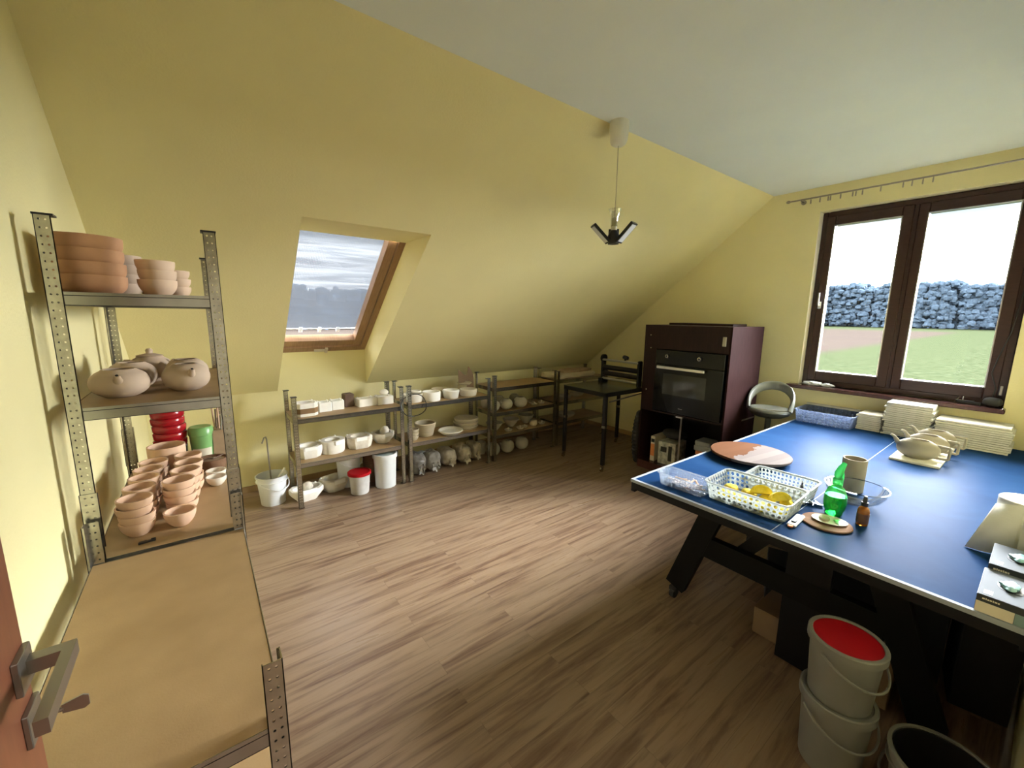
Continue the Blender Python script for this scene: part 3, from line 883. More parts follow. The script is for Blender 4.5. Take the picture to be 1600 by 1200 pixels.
def bowl(loc, r, h, m, label, group=None, foot=0.5, curve=0.6, t=0.006, name='clay_bowl', cat='bowl', rot=0, sx=1.0, tilt=0):
    b_ = MB(); b_.lathe(bowl_prof(r, h, foot, t, curve), 32, sx=sx)
    o = b_.build(name, m, None, loc, rot)
    if tilt: o.rotation_euler = (tilt, 0, rot)
    return tag(o, label, cat, group)


def stack_bowls(x, y, z, r, h, step, n, m, where, group, foot=0.5, curve=0.6, jit=0.004, t=0.006, kind='bowl'):
    """a stack: every bowl its own object; labels tell the place in the stack"""
    first = None
    for k in range(n):
        pos = 'topmost' if k == n - 1 else ('bottom' if k == 0 else ('second from the top' if k == n - 2 else ('third from the top' if k == n - 3 else 'fourth from the top')))
        loc = (x + random.uniform(-jit, jit), y + random.uniform(-jit, jit), z + k * step)
        lab = '%s %s' % (pos, where)
        if first is None:
            first = bowl(loc, r, h, m, lab, group, foot, curve, t)
        else:
            dup(first, loc, random.uniform(0, 6), lab, group, scale=(1 + random.uniform(-.02, .02),) * 2 + (1,))


G_ = 0.001
# top board of the tall unit
zt_ = 1.775 + G_
stack_bowls(-0.290, 2.09, zt_, 0.098, 0.062, 0.044, 4, 'terracotta_orange', 'wide orange bowl of the left stack on the highest board', 'wide orange bowls on the highest board', 0.7, 0.35, 0.002, 0.008)
stack_bowls(-0.222, 2.33, zt_, 0.060, 0.050, 0.037, 4, 'teapot_clay', 'brownish bowl in the stack behind the wide orange bowls', 'brownish bowls on the highest board', 0.5, 0.6)
stack_bowls(-0.112, 2.16, zt_, 0.061, 0.062, 0.036, 3, 'pale_bisque', 'beige bowl in the middle stack of the highest board', 'beige bowls in the middle of the highest board', 0.5, 0.5, 0.003)
stack_bowls(-0.058, 2.33, zt_, 0.048, 0.046, 0.034, 3, 'pale_bisque', 'small beige bowl in the rightmost stack', 'small beige bowls on the highest board', 0.5, 0.55)
bowl((-0.15, 2.40, zt_), 0.04, 0.05, 'terracotta_pink', 'pinkish single bowl half hidden between the stacks on the highest board')


def teapot(loc, rx, ry, h, m, label, group, rotz=0, spout='stub', handle=True, mouth=0.45, lid=False, name='clay_teapot', foot=0.5, handle_kind='ear'):
    """squat teapot; spout points to local +x, handle to -x; rotz turns it"""
    t = thing(name, label, 'teapot', loc, rotz, group)
    P = [(0, 0), (rx * foot, 0)]
    for i in range(1, 11):
        a = -pi / 2 * 0.80 + (pi * 0.80 - 0.0) * i / 11.0
        P.append((rx * max(cos(a), 0.05) ** 0.75, h * 0.5 + h * 0.5 * sin(a) / sin(pi / 2 * 0.80)))
    P = [p for p in P if not (p[1] > h * 0.7 and p[0] < rx * mouth)]
    P.append((rx * mouth, h)); P.append((rx * mouth - 0.006, h - 0.001))
    P += [(rx * mouth - 0.004, h - 0.012), (rx * 0.80, h * 0.55), (rx * 0.5, 0.012), (0, 0.010)]
    b_ = MB(); b_.lathe(P, 36, sy=ry / rx); b_.build('body', m, t)
    if spout == 'stub':
        b_ = MB(); q = [(rx * 0.72, 0, h * 0.55), (rx * 0.98, 0, h * 0.70), (rx * 1.12, 0, h * 0.86)]
        b_.tube(q, 0, 12, rs=[rx * 0.22, rx * 0.15, rx * 0.095]); b_.build('spout', m, t)
        b_ = MB(); v = (Vector(q[2]) - Vector(q[1])).normalized()
        b_.tube([Vector(q[2]) - v * 0.002, Vector(q[2]) + v * 0.0012], rx * 0.055, 10); b_.build('spout_hole', 'black_plastic', t)
    elif spout == 'long':
        b_ = MB(); q = [(rx * 0.70, 0, h * 0.55), (rx * 0.98, 0, h * 0.74), (rx * 1.15, 0, h * 0.98), (rx * 1.32, 0, h * 1.08)]
        b_.tube(q, 0, 12, rs=[rx * 0.20, rx * 0.14, rx * 0.09, rx * 0.07]); b_.build('spout', m, t)
    if handle and handle_kind == 'ear':
        b_ = MB(); q = [(-rx * 0.88, 0, h * 0.78), (-rx * 1.12, 0, h * 0.80), (-rx * 1.25, 0, h * 0.60), (-rx * 1.18, 0, h * 0.36), (-rx * 0.9, 0, h * 0.26)]
        b_.tube(q, 0.008, 8, flat=1.3); b_.build('handle', m, t)
    elif handle:
        b_ = MB()
        q = [(-rx * 0.80, 0, h * 0.80), (-rx * 1.32, 0, h * 0.78), (-rx * 1.38, 0, h * 0.72), (-rx * 1.36, 0, h * 0.20), (-rx * 1.30, 0, h * 0.15), (-rx * 0.72, 0, h * 0.17)]
        b_.tube(q, 0.0085, 6, smooth=False, flat=1.2); b_.build('handle', m, t)
    if lid:
        b_ = MB(); b_.lathe([(0, h - 0.004), (rx * mouth - 0.006, h - 0.004), (rx * mouth + 0.004, h + 0.004), (rx * 0.25, h + 0.012), (0.012, h + 0.014), (0.014, h + 0.028), (0.008, h + 0.036), (0, h + 0.036)], 24)
        b_.build('lid', m, t)
    return t


zm = 1.395 + G_
A90 = -pi / 2
gt = 'squat clay teapots on the middle board'
teapot((-0.258, 2.13, zm), 0.089, 0.089, 0.105, 'teapot_clay', 'squat beige clay teapot at the front left of the middle board, spout facing the room', gt, A90 + 0.05, mouth=0.55)
teapot((-0.242, 2.33, zm), 0.083, 0.083, 0.110, 'teapot_clay', 'squat clay teapot behind the front left one on the middle board', gt, A90 + 0.1, mouth=0.55, handle=True)
teapot((-0.195, 2.53, zm), 0.085, 0.085, 0.115, 'teapot_clay', 'lidded clay teapot at the rear left of the middle board', gt, A90 + 1.2, mouth=0.55, lid=True)
teapot((-0.060, 2.17, zm), 0.081, 0.081, 0.110, 'teapot_clay', 'squat pinkish clay teapot at the front right of the middle board', gt, A90 + 0.25, mouth=0.48)
teapot((-0.060, 2.36, zm), 0.080, 0.080, 0.112, 'teapot_clay', 'clay teapot behind the front right one on the middle board', gt, A90 + 0.2, mouth=0.48)

# board at 0.85: rows of small stacked bowls
zb = LZ + G_
gl = 'small pink bowls, left row of stacks'
gr = 'small pink bowls, right row of stacks'
TP = 'terracotta_pink'
stack_bowls(-0.262, 2.075, zb, 0.056, 0.058, 0.031, 4, TP, 'small pink bowl of the foremost left stack', gl)
for i, (x, y, n) in enumerate(((-0.258, 2.20, 4), (-0.250, 2.32, 4), (-0.242, 2.44, 4))):
    nm = ('second', 'third', 'fourth')[i]
    stack_bowls(x, y, zb, 0.055, 0.058, 0.031, n, TP, 'small pink bowl of the %s left stack from the front' % nm, gl)
stack_bowls(-0.235, 2.555, zb, 0.055, 0.058, 0.031, 4, TP, 'small pink bowl of the rearmost left stack', gl)
bowl((-0.130, 2.075, zb), 0.054, 0.062, TP, 'single small pink bowl standing in front of the right row of stacks', 'small pink bowls, right row of stacks')
stack_bowls(-0.128, 2.195, zb, 0.057, 0.058, 0.033, 4, TP, 'small pink bowl of the foremost right stack', gr)
stack_bowls(-0.112, 2.315, zb, 0.055, 0.058, 0.033, 4, TP, 'small pink bowl of the second right stack', gr)
stack_bowls(-0.098, 2.435, zb, 0.055, 0.058, 0.033, 4, TP, 'small pink bowl of the third right stack', gr)
stack_bowls(-0.104, 2.56, zb, 0.055, 0.058, 0.033, 4, TP, 'small pink bowl of the rearmost right stack', gr)
bowl((-0.190, 2.695, zb), 0.078, 0.185, TP, 'large deep pink bowl standing behind the rows of small bowls', foot=0.6, curve=0.4)
bowl((0.002, 2.475, zb), 0.045, 0.045, 'white_clay', 'small whitish bowl in front of its twin at the right edge of the board', 'pair of whitish bowls')
bowl((0.004, 2.575, zb), 0.045, 0.045, 'white_clay', 'small whitish bowl just behind its twin at the right edge of the board', 'pair of whitish bowls')
t = thing('tool_bowl', 'brownish shallow bowl heaped with dried clay scraps', 'bowl', (-0.005, 2.71, zb))
b_ = MB(); b_.lathe(bowl_prof(0.068, 0.075, 0.6, 0.006), 28); b_.build('dish', 'cork', t)
b_ = MB(); b_.lathe([(0, 0.05), (0.058, 0.05), (0.060, 0.062), (0.03, 0.070), (0, 0.071)], 24); b_.build('dried_clay', 'brown_paper', t)
b_ = MB(); b_.tube([(-0.05, -0.02, 0.073), (-0.02, -0.012, 0.077), (0.0, -0.02, 0.076), (0.03, 0.0, 0.077), (0.05, 0.03, 0.078)], 0.004, 6); b_.build('clay_scrap', 'dark_brown_clay', t)
# red-lidded tubs and a green one at the back
t = thing('lidded_tub', 'dark tub with a glossy red lid under the red dishes behind the bowls', 'tub', (-0.180, 2.852, zb))
b_ = MB(); b_.lathe([(0, 0), (0.066, 0), (0.073, 0.135), (0.071, 0.137), (0, 0.137)], 28); b_.build('tub_body', 'dark_glassy', t)
LIDP = [(0, 0.0), (0.068, 0.0), (0.073, 0.006), (0.0745, 0.034), (0.070, 0.040), (0.064, 0.038), (0.060, 0.034), (0, 0.034)]
b_ = MB(); b_.lathe([(r, z + 0.1375) for r, z in LIDP], 32); b_.build('lid', 'red_plastic', t)
for k, nm in enumerate(('lowest', 'second', 'third', 'topmost')):
    b_ = MB(); b_.lathe(LIDP, 32)
    tag(b_.build('red_dish', 'red_plastic', None, (-0.180 + random.uniform(-.003, .003), 2.852, LZ + 0.1805 + 0.0405 * k)), nm + ' glossy red plastic dish stacked on the red-lidded tub', 'dish', 'red plastic dishes')
t = thing('lidded_tub', 'green plastic pail with a printed pale label beside the red lids', 'tub', (-0.045, 2.83, zb))
b_ = MB(); b_.lathe([(0, 0), (0.046, 0), (0.054, 0.185), (0.058, 0.187), (0.058, 0.222), (0.050, 0.232), (0, 0.226)], 24); b_.build('pail_body', 'green_plastic', t)
b_ = MB(); n = 10
lp = lambda rr, z: [(rr * cos(-pi * 0.8 + pi * 0.6 * i / n), rr * sin(-pi * 0.8 + pi * 0.6 * i / n), z) for i in range(n + 1)]
a0, a1 = lp(0.0490, 0.03), lp(0.0530, 0.115); k = b_.add(a0 + a1)
for i in range(n): b_.face((k + i, k + i + 1, k + n + 2 + i, k + n + 1 + i), 0, True)
b_.build('label_sheet', 'carton_beige', t)
t = thing('tool_box', 'open cardboard box of brushes and tools in the rear corner of the board', 'box', (0.022, 2.86, zb))
b_ = MB(); b_.box(-0.016, 0.04, -0.05, 0.055, 0, 0.20); b_.build('carton', 'brown_paper', t)
for i, (dx, dy, hh, mm) in enumerate(((0.0, -0.02, 0.33, 'pine_stick'), (0.02, 0.0, 0.35, 'pine_stick'), (0.005, 0.03, 0.31, 'dark_brown_clay'), (0.025, -0.035, 0.29, 'satin_nickel'))):
    b_ = MB(); b_.tube([(dx, dy, 0.18), (dx + 0.006 * (i - 1), dy, hh)], 0.005, 6); b_.build('tool_handle', mm, t)
b_ = MB(); b_.box(-0.025, 0.025, -0.005, 0.005, 0, 0.006); b_.box(-0.022, 0.0, 0.003, 0.012, 0, 0.005); b_.box(0.012, 0.026, 0.004, 0.010, 0, 0.008)
tag(b_.build('black_clip', 'black_plastic', None, (-0.230, 1.975, zb), 0.12), 'small black plastic clip lying near the board edge', 'clip')


# ------------------------------------------------------------------ plaster moulds
def oct_loop(rx, ry, ch, z, ox=0, oy=0):
    return [(ox + x, oy + y, z) for x, y in ((-rx + ch, -ry), (rx - ch, -ry), (rx, -ry + ch), (rx, ry - ch), (rx - ch, ry), (-rx + ch, ry), (-rx, ry - ch), (-rx, -ry + ch))]


def resample(lp, n):
    out = []; L = len(lp); per = n // L
    for i in range(L):
        a, b_ = Vector(lp[i]), Vector(lp[(i + 1) % L])
        for j in range(per): out.append(tuple(a.lerp(b_, j / per)))
    return out


def mould(loc, rx, ry, h, ch, m, label, group, rotz=0, cavity=(0.62, 0.55), notch=True, band=False, keys=2, taper=0.85, rnd=False, tilt=0, depth=0.6):
    t = thing('plaster_mould', label, 'mould', loc, rotz, group)
    if tilt: t.rotation_euler = (tilt, 0, rotz)
    n = 32

    def outer(s, z):
        if rnd: return [(rx * s * cos(2 * pi * (j + .5) / n) , ry * s * sin(2 * pi * (j + .5) / n), z) for j in range(n)]
        return resample(oct_loop(rx * s, ry * s, ch * s, z), n)
    base = outer(1, 0)
    ang = [math.atan2(p[1], p[0]) for p in base]

    def inner(s, z): return [(rx * cavity[0] * s * cos(a), ry * cavity[1] * s * sin(a), z) for a in ang]
    z0 = 0.0
    b_ = MB()
    loops = [outer(taper, 0), outer(min(1, taper + 0.04), 0.012), outer(1, h * 0.62), outer(1, h - 0.006), outer(0.97, h), inner(1.0, h), inner(0.92, h * (1 - depth * .5)), inner(0.6, h * (1 - depth * .92)), inner(0.1, h * (1 - depth))]
    b_.loft(loops, smooth=True)
    b_.build('mould_body', m, t)
    if band:
        b_ = MB(); b_.loft([outer(1.015, h * 0.22), outer(1.015, h * 0.62)], smooth=False); b_.build('wooden_band', 'wood_band', t)
    if notch:
        b_ = MB(); b_.box(-rx * 0.45, rx * 0.45, -ry * 1.02, -ry * 0.80, h * 0.70, h * 1.04, bev=0.004); b_.build('pouring_rim', 'plaster_bright', t)
    pos = ((-rx * .78, ry * .62), (rx * .74, ry * .66), (rx * .76, -ry * .55), (-rx * .8, -ry * .6), (0, ry * .8))
    for k in range(keys):
        b_ = MB(); x, y = pos[k]; b_.blob(0.011, 0.011, 0.010, (x, y, h - 0.010), amp=0, nu=10, nv=6, flat=True); b_.build('registration_key', 'plaster_bright', t)
    return t


gA = 'plaster moulds on the top board'
mould((0.695, 3.985, ZA + G_), 0.098, 0.085, 0.115, 0.04, 'plaster', 'octagonal plaster mould wrapped by a brown band at the left of the top board', gA, 0.05, band=True, keys=4, taper=1.0, notch=False)
mould((0.868, 4.065, ZA + G_), 0.058, 0.062, 0.085, 0.008, 'plaster_bright', 'small white block mould with two round keys, just right of the banded mould', gA, 0.05, keys=4, taper=1, notch=False)
mould((0.990, 4.085, ZA + G_), 0.056, 0.060, 0.085, 0.008, 'plaster_bright', 'small white block mould next to the dark brown box', gA, 0.0, keys=3, taper=1, notch=False)
b_ = MB(); b_.box(-0.045, 0.045, -0.045, 0.045, 0, 0.125, bev=0.004)
b_.loft([[(x * .8, y * .8, 0.1252) for x, y in ((-.045, -.045), (.045, -.045), (.045, .045), (-.045, .045))], [(x * .8, y * .8, 0.128) for x, y in ((-.045, -.045), (.045, -.045), (.045, .045), (-.045, .045))]], smooth=False)
tag(b_.build('dark_block', 'dark_brown_clay', None, (1.112, 4.14, ZA + G_), 0.1), 'upright dark brown box among the white moulds on the top board', 'box')
mould((1.268, 4.085, ZA + G_), 0.090, 0.065, 0.075, 0.006, 'plaster', 'oblong white mould in the right half of the top board', gA, 0.06, keys=2, taper=1, notch=False)
mould((1.445, 4.075, ZA + G_), 0.082, 0.062, 0.080, 0.006, 'plaster', 'white block mould nearest the right-hand post of the top board', gA, 0.03, keys=1, taper=1, notch=False)
b_ = MB(); b_.blob(0.05, 0.03, 0.03, (0, 0, 0), 3, 0.2, 3)
tag(b_.build('plaster_lump', 'plaster', None, (1.46, 4.09, ZA + G_ + 0.0815)), 'pointed plaster piece lying on the rightmost top mould', 'plaster piece')
gA2 = 'large plaster moulds on the lower board'
mould((0.705, 4.015, ZB + G_), 0.112, 0.10, 0.105, 0.055, 'plaster', 'bowl-shaped worn mould at the left end of the lower board', gA2, 0.0, cavity=(0.75, 0.7))
mould((0.920, 4.030, ZB + G_), 0.115, 0.105, 0.120, 0.06, 'plaster', 'smooth rounded mould, second from left on the lower board', gA2, 0.45, rnd=True, cavity=(0.6, 0.6), taper=0.92)
mould((1.168, 4.035, ZB + G_), 0.120, 0.10, 0.115, 0.055, 'plaster_worn', 'angular worn mould, third from left on the lower board', gA2, 0.0, cavity=(0.7, 0.65), keys=3)
mould((1.415, 4.055, ZB + G_), 0.110, 0.10, 0.105, 0.055, 'plaster_worn', 'open mould half with a raised lump inside at the right of the lower board', gA2, 0.3, cavity=(0.75, 0.7), taper=0.6)
b_ = MB(); b_.blob(0.05, 0.045, 0.055, (0, 0, 0), 9, 0.15, 3)
tag(b_.build('plaster_lump', 'plaster_worn', None, (1.44, 4.075, ZB + G_ + 0.045)), 'greyish lump of plaster sitting inside the open mould half', 'plaster piece')
gA3 = 'open mould halves on the floor'
mould((0.665, 4.02, G_), 0.140, 0.095, 0.115, 0.05, 'plaster', 'open white mould half on the floor behind the left post', gA3, 0.15, cavity=(0.85, 0.8), taper=0.6, keys=2)
mould((0.930, 4.105, G_), 0.125, 0.110, 0.120, 0.05, 'plaster_worn', 'open mould half on the floor beside the red-lidded tub', gA3, 0.30, cavity=(0.78, 0.72), taper=0.7, keys=2)
b_ = MB(); b_.blob(0.05, 0.045, 0.045, (0, 0, 0), 19, 0.2, 3)
tag(b_.build('plaster_lump', 'plaster_worn', None, (0.68, 4.06, 0.058)), 'plaster lump lying inside the floor mould behind the left post', 'plaster piece')


# ------------------------------------------------------------------ buckets
def bucket(loc, rb, rt, h, m, label, group=None, lid=None, handle='down', rotz=0, fill=None, fill_z=0.8, name='plastic_bucket', n=40, rim=0.008):
    t = thing(name, label, 'bucket', loc, rotz, group)
    th = 0.003
    P = [(0, 0), (rb - 0.004, 0), (rb, 0.004), (rb + (rt - rb) * .80, h * 0.80), (rt + rim, h * 0.805), (rt + rim, h * 0.83), (rt, h * 0.835), (rt, h * 0.955), (rt + rim, h * 0.96), (rt + rim, h), (rt - th, h), (rt - th, h * .95), (rb - th, 0.006), (0, 0.005)]
    if lid:
        P = [(0, 0), (rb - 0.004, 0), (rb, 0.004), (rt, h * 0.90), (rt, h * .93), (0, h * .93)]
    b_ = MB(); b_.lathe(P, n); b_.build('bucket_body', m, t)
    if lid:
        r = rt + 0.010
        b_ = MB(); b_.lathe([(rt - 0.002, h * .88), (r, h * .88), (r, h * .985), (r - 0.004, h), (r - 0.014, h), (r - 0.016, h * 0.985)], n, closed=False)
        b_.build('lid_rim', lid[0], t)
        b_ = MB(); b_.lathe([(0, h * .93 + 0.001), (r - 0.015, h * .93 + 0.001), (r - 0.015, h * .975), (0, h * .975)], n); b_.build('lid', lid[1], t)
    if fill:
        b_ = MB(); rr = rb + (rt - rb) * fill_z - 0.006; b_.lathe([(0, h * fill_z - 0.004), (rr, h * fill_z - 0.004), (rr, h * fill_z), (0, h * fill_z)], n); b_.build('contents', fill, t)
    R_ = rt + rim + 0.004
    if handle:
        q = []
        for i in range(19):
            a = pi * i / 18
            if handle == 'down':   # bail lying against the front wall
                q.append((R_ * cos(a), -(R_ + 0.004) * sin(a), h * .86 - R_ * 0.62 * sin(a)))
            else:
                q.append((R_ * cos(a), -R_ * 0.5 * sin(a), h * .86 + R_ * 0.8 * sin(a)))
        b_ = MB(); b_.tube(q, 0.0045, 6); b_.build('bail_handle', m if handle == 'down' else 'chrome', t)
    return t


t = bucket((0.405, 4.12, 0), 0.098, 0.122, 0.268, 'white_plastic', 'white bucket with a stirring stick beside the left end of the plaster shelf', None, None, 'down', 0.55, 'slurry', 0.72)
b_ = MB(); b_.tube([(0.0, 0.03, 0.19), (-0.005, 0.06, 0.58), (-0.012, 0.05, 0.605), (-0.028, 0.01, 0.612), (-0.05, -0.02, 0.57)], 0.006, 8)
tag(b_.build('stirring_rod', 'satin_nickel', None, (0.40, 4.10, 0.01)), 'thin bent metal stirring rod standing in the white bucket', 'rod')
b_ = MB(); b_.tube([(0.0, 0.0, 0.20), (0.075, -0.03, 0.325)], 0.009, 8)
tag(b_.build('wooden_spatula', 'plaster_bright', None, (0.43, 4.08, 0.006)), 'pale stick leaning over the right rim of the white bucket', 'stick')
bucket((1.112, 3.885, 0), 0.083, 0.098, 0.215, 'slurry', 'translucent tub of clay with a red lid on the floor under the plaster moulds', None, ('red_lid_matt', 'red_lid_matt'), None)
bucket((1.375, 3.905, 0), 0.100, 0.110, 0.345, 'bucket_blueish', 'tall white bucket with lid beside the middle posts', None, ('bucket_blueish', 'grey_liquid'), None)
bucket((1.085, 4.145, 0), 0.098, 0.120, 0.35, 'white_plastic', 'open white bucket standing behind the red-lidded tub', None, None, 'down', 0.3, 'slurry', 0.7)
bucket((1.335, 4.165, 0), 0.090, 0.105, 0.34, 'cork', 'brownish bucket half hidden behind the tall white lidded bucket', None, None, 'up', 1.2)


# ------------------------------------------------------------------ middle unit: round moulds
def round_mould(loc, r, h, m, label, group, cav=0.72, taper=0.95, name='round_mould', depth=0.5, sx=1.0, rotz=0):
    b_ = MB()
    b_.lathe([(0, 0), (r * taper - .004, 0), (r * taper, 0.004), (r, h - 0.008), (r - 0.006, h), (r * cav + 0.006, h), (r * cav, h - 0.006), (r * cav * 0.92, h * (1 - depth)), (0, h * (1 - depth) - 0.002)], 36, sx=sx)
    return tag(b_.build(name, m, None, loc, rotz), label, 'mould', group)


gB = 'round plaster moulds on the top board'
round_mould((1.735, 4.00, ZA + G_), 0.105, 0.085, 'plaster', 'round mould behind the black cable at the left of its board', gB, taper=0.9)
round_mould((1.775, 4.02, ZA + G_ + 0.0855), 0.06, 0.022, 'plaster', 'small flat round mould lying on the one behind the cable', gB)
round_mould((1.918, 3.945, ZA + G_), 0.100, 0.098, 'plaster_bright', 'tall white round mould, leftmost of the front row on the top board', gB, cav=0.8)
round_mould((2.155, 3.945, ZA + G_), 0.094, 0.092, 'plaster_bright', 'bright white round mould in the middle of the front row', gB, cav=0.8, taper=0.84)
round_mould((2.395, 3.975, ZA + G_), 0.105, 0.075, 'plaster', 'low round mould at the right of the front row with a reddish rim', gB, cav=0.85, taper=0.88)
round_mould((2.12, 4.145, ZA + G_), 0.098, 0.080, 'cream_clay', 'flat cream round mould behind the bright white ones', gB, cav=0.85)
round_mould((2.41, 4.135, ZA + G_ + 0.0), 0.055, 0.100, 'cream_clay', 'upright round support under the tilted orange-edged disc', gB, cav=0.5)
round_mould((2.425, 4.110, ZA + G_ + 0.101), 0.085, 0.030, 'cream_clay', 'orange-edged flat round mould raised at the rear right of the top board', gB, cav=0.86, taper=0.8)
# crown-shaped cardboard piece
b_ = MB()
prof = [(-0.105, 0), (0.105, 0), (0.105, 0.16), (0.090, 0.225), (0.045, 0.30), (0.030, 0.30), (0.020, 0.225), (-0.005, 0.200), (-0.040, 0.215), (-0.075, 0.250), (-0.112, 0.275)]
b_.loft([[(x, -0.003, z) for x, z in prof], [(x, 0.003, z) for x, z in prof]], smooth=False)
o = b_.build('cardboard_template', 'cardboard', None, (2.488, 4.165, ZA + G_), 0.0); o.rotation_euler = (-0.05, 0, 0.05)
tag(o, 'brown cardboard template with a notched top leaning behind the round moulds', 'cardboard')
# black cable hanging in a loop over the post
b_ = MB(); q = []
for i in range(29):
    a = 2 * pi * i / 28 * 0.96 + 2.2
    q.append((0.135 * cos(a), 0.015 * sin(3 * a), 0.115 * sin(a)))
b_.tube(q, 0.0045, 6)
tag(b_.build('cable_loop', 'black_cable', None, (1.655, 3.80, 0.815)), 'black cable loop hanging on the post between the first two low units', 'cable')
gB2 = 'vessels on the lower board of the middle unit'
bowl((1.695, 3.935, ZB + G_), 0.058, 0.05, 'cream_clay', 'bottom cream bowl of the little stack behind the middle post', gB2, foot=0.6)
bowl((1.695, 3.935, ZB + G_ + 0.035), 0.060, 0.05, 'cream_clay', 'middle cream bowl of the little stack behind the middle post', gB2, foot=0.6)
bowl((1.700, 3.935, ZB + G_ + 0.070), 0.060, 0.05, 'cream_clay', 'topmost cream bowl of the little stack behind the middle post', gB2, foot=0.6)
round_mould((1.878, 4.03, ZB + G_), 0.118, 0.145, 'cream_clay', 'large deep round bowl on the lower board', gB2, cav=0.86, taper=0.72, depth=0.8)
round_mould((2.135, 3.925, ZB + G_), 0.140, 0.045, 'plaster', 'shallow oval dish mould on the lower board', gB2, cav=0.86, taper=0.70, depth=0.6)
for k in range(3):
    round_mould((2.400 + 0.004 * k, 4.045, ZB + G_ + 0.0405 * k), 0.150 - 0.003 * k, 0.040, 'cream_clay', ('bottom', 'middle', 'topmost')[k] + ' of three wide round plate moulds at the right of the lower board', gB2, cav=0.82, taper=0.9, depth=0.35)


def bag(loc, rx, ry, rz, m, label, group, seed, rotz=0):
    t = thing('clay_bag', label, 'bag', loc, rotz, group)
    b_ = MB(); b_.blob(rx, ry, rz, (0, 0, 0), seed, 0.16, 2.4, 3.0, 40, 24); b_.build('bag_body', m, t)
    b_ = MB(); n = 20; l0 = []; l1 = []
    for j in range(n):
        a = 2 * pi * j / n; w = 1 + 0.25 * sin(5 * a + seed)
        l0.append((rx * 0.25 * cos(a), -ry * 0.85 + 0.0, rz * 0.9 + rz * 0.3 * sin(a))); l1.append((rx * 0.5 * w * cos(a), -ry * 1.08 - 0.008 * sin(7 * a), max(0.004, rz * 0.6 + rz * 0.5 * w * sin(a))))
    b_.loft([l0, l1], cap0=True, cap1=False); o = b_.build('gathered_neck', m, t)
    return t


gb = 'plastic bags of clay on the floor'
bag((1.765, 4.05, 0), 0.083, 0.13, 0.115, 'clay_bag_dark', 'dark plastic bag of clay nearest the middle post', gb, 1, 0.1)
bag((1.965, 4.07, 0), 0.083, 0.14, 0.105, 'clay_bag_grey', 'grey plastic bag of clay, second from the left', gb, 2, -0.1)
bag((2.165, 4.09, 0), 0.083, 0.13, 0.100, 'clay_bag_beige', 'beige bag of clay with a gathered plastic neck in the middle', gb, 3, 0.05)
bag((2.365, 4.08, 0), 0.083, 0.14, 0.105, 'clay_bag_beige', 'beige bag of clay, second from the right', gb, 4, -0.05)
bag((2.535, 4.10, 0), 0.060, 0.12, 0.105, 'clay_bag_beige', 'narrow beige bag of clay beside the right-hand posts', gb, 5, 0.0)
b_ = MB(); b_.box(-0.05, 0.05, -0.035, 0.035, 0, 0.001)
o = b_.build('paper_label', 'grey_box', None, (1.815, 4.02, 0.232), 0.4); o.rotation_euler = (0, 0.0, 0.4)
tag(o, 'small grey label lying on the dark bag of clay', 'label')

# ------------------------------------------------------------------ third low unit: clay pots
Z1, Z2, Z3 = 0.885 + G_, 0.587 + G_, 0.312 + G_
gC = 'round clay pots on the upper board'
for x, y, lab, rr in ((2.735, 3.955, 'speckled round pot directly behind the post pair', 0.076), (2.925, 3.955, 'speckled round pot with a stub spout, second in the front row', 0.078), (3.145, 3.955, 'tan round pot with a stub spout, third in the front row', 0.086)):
    teapot((x, y, Z2), rr, rr, 0.125, 'speckled_clay' if x < 3.1 else 'stone_clay', lab, gC, pi * 0.98, handle=False, mouth=0.5, name='clay_pot')
for x, y, lab in ((2.55 + 0.20, 4.14, 'dim grey pot at the rear left'), (2.96, 4.15, 'dim grey pot in the rear row, second from left'), (3.20, 4.15, 'dim grey pot at the rear behind the tan pot')):
    teapot((x, y, Z2), 0.07, 0.07, 0.125, 'stone_clay', lab + ' of the upper board', gC, 0.4, handle=False, spout='none', mouth=0.6, name='clay_pot')
LID = [(0, 0), (0.022, 0), (0.030, 0.006), (0.042, 0.022), (0.040, 0.024), (0.020, 0.013), (0.007, 0.014), (0.006, 0.024), (0.011, 0.032), (0.007, 0.041), (0, 0.042)]


def pot_lid(loc, label, group, s=1.0, m='cream_clay'):
    b_ = MB(); b_.lathe([(r * s, z * s) for r, z in LID], 24)
    return tag(b_.build('pot_lid', m, None, loc), label, 'lid', group)


gL = 'small knobbed pot lids'
pot_lid((3.345, 3.925, Z2), 'small knobbed lid beside the tan pot', gL, 1.15, 'stone_clay')
pot_lid((3.490, 3.945, Z2), 'small knobbed lid nearest the right post on the upper board', gL, 1.15, 'stone_clay')
pot_lid((3.395, 4.05, Z2), 'dim knobbed lid behind the two front lids on the upper board', gL, 1.15, 'stone_clay')
gC3 = 'flared bowls on the lower board'
bowl((2.80, 4.03, Z3), 0.105, 0.105, 'stone_clay', 'flared conical bowl at the left of the lower board', gC3, foot=0.3, curve=1.1)
bowl((3.09, 4.075, Z3), 0.105, 0.105, 'stone_clay', 'flared conical bowl in the middle of the lower board', gC3, foot=0.3, curve=1.1)
bowl((3.36, 4.10, Z3), 0.105, 0.115, 'stone_clay', 'flared conical bowl at the right, behind the little round pot', gC3, foot=0.3, curve=1.1)
pot_lid((2.925, 3.905, Z3), 'knobbed lid in front of the left flared bowl', gL, 1.2)
pot_lid((3.110, 3.905, Z3), 'knobbed lid in front of the middle flared bowl', gL, 1.2)
pot_lid((3.205, 3.935, Z3), 'knobbed lid between the middle bowl and the little round pot', gL, 1.0)
pot_lid((3.500, 3.940, Z3), 'knobbed lid nearest the right post on the lower board', gL, 1.2)
teapot((3.345, 3.93, Z3), 0.052, 0.052, 0.085, 'cream_clay', 'little pale round pot with a short spout on the lower board', None, 0.0, handle=False, mouth=0.3, name='clay_pot', foot=0.5)
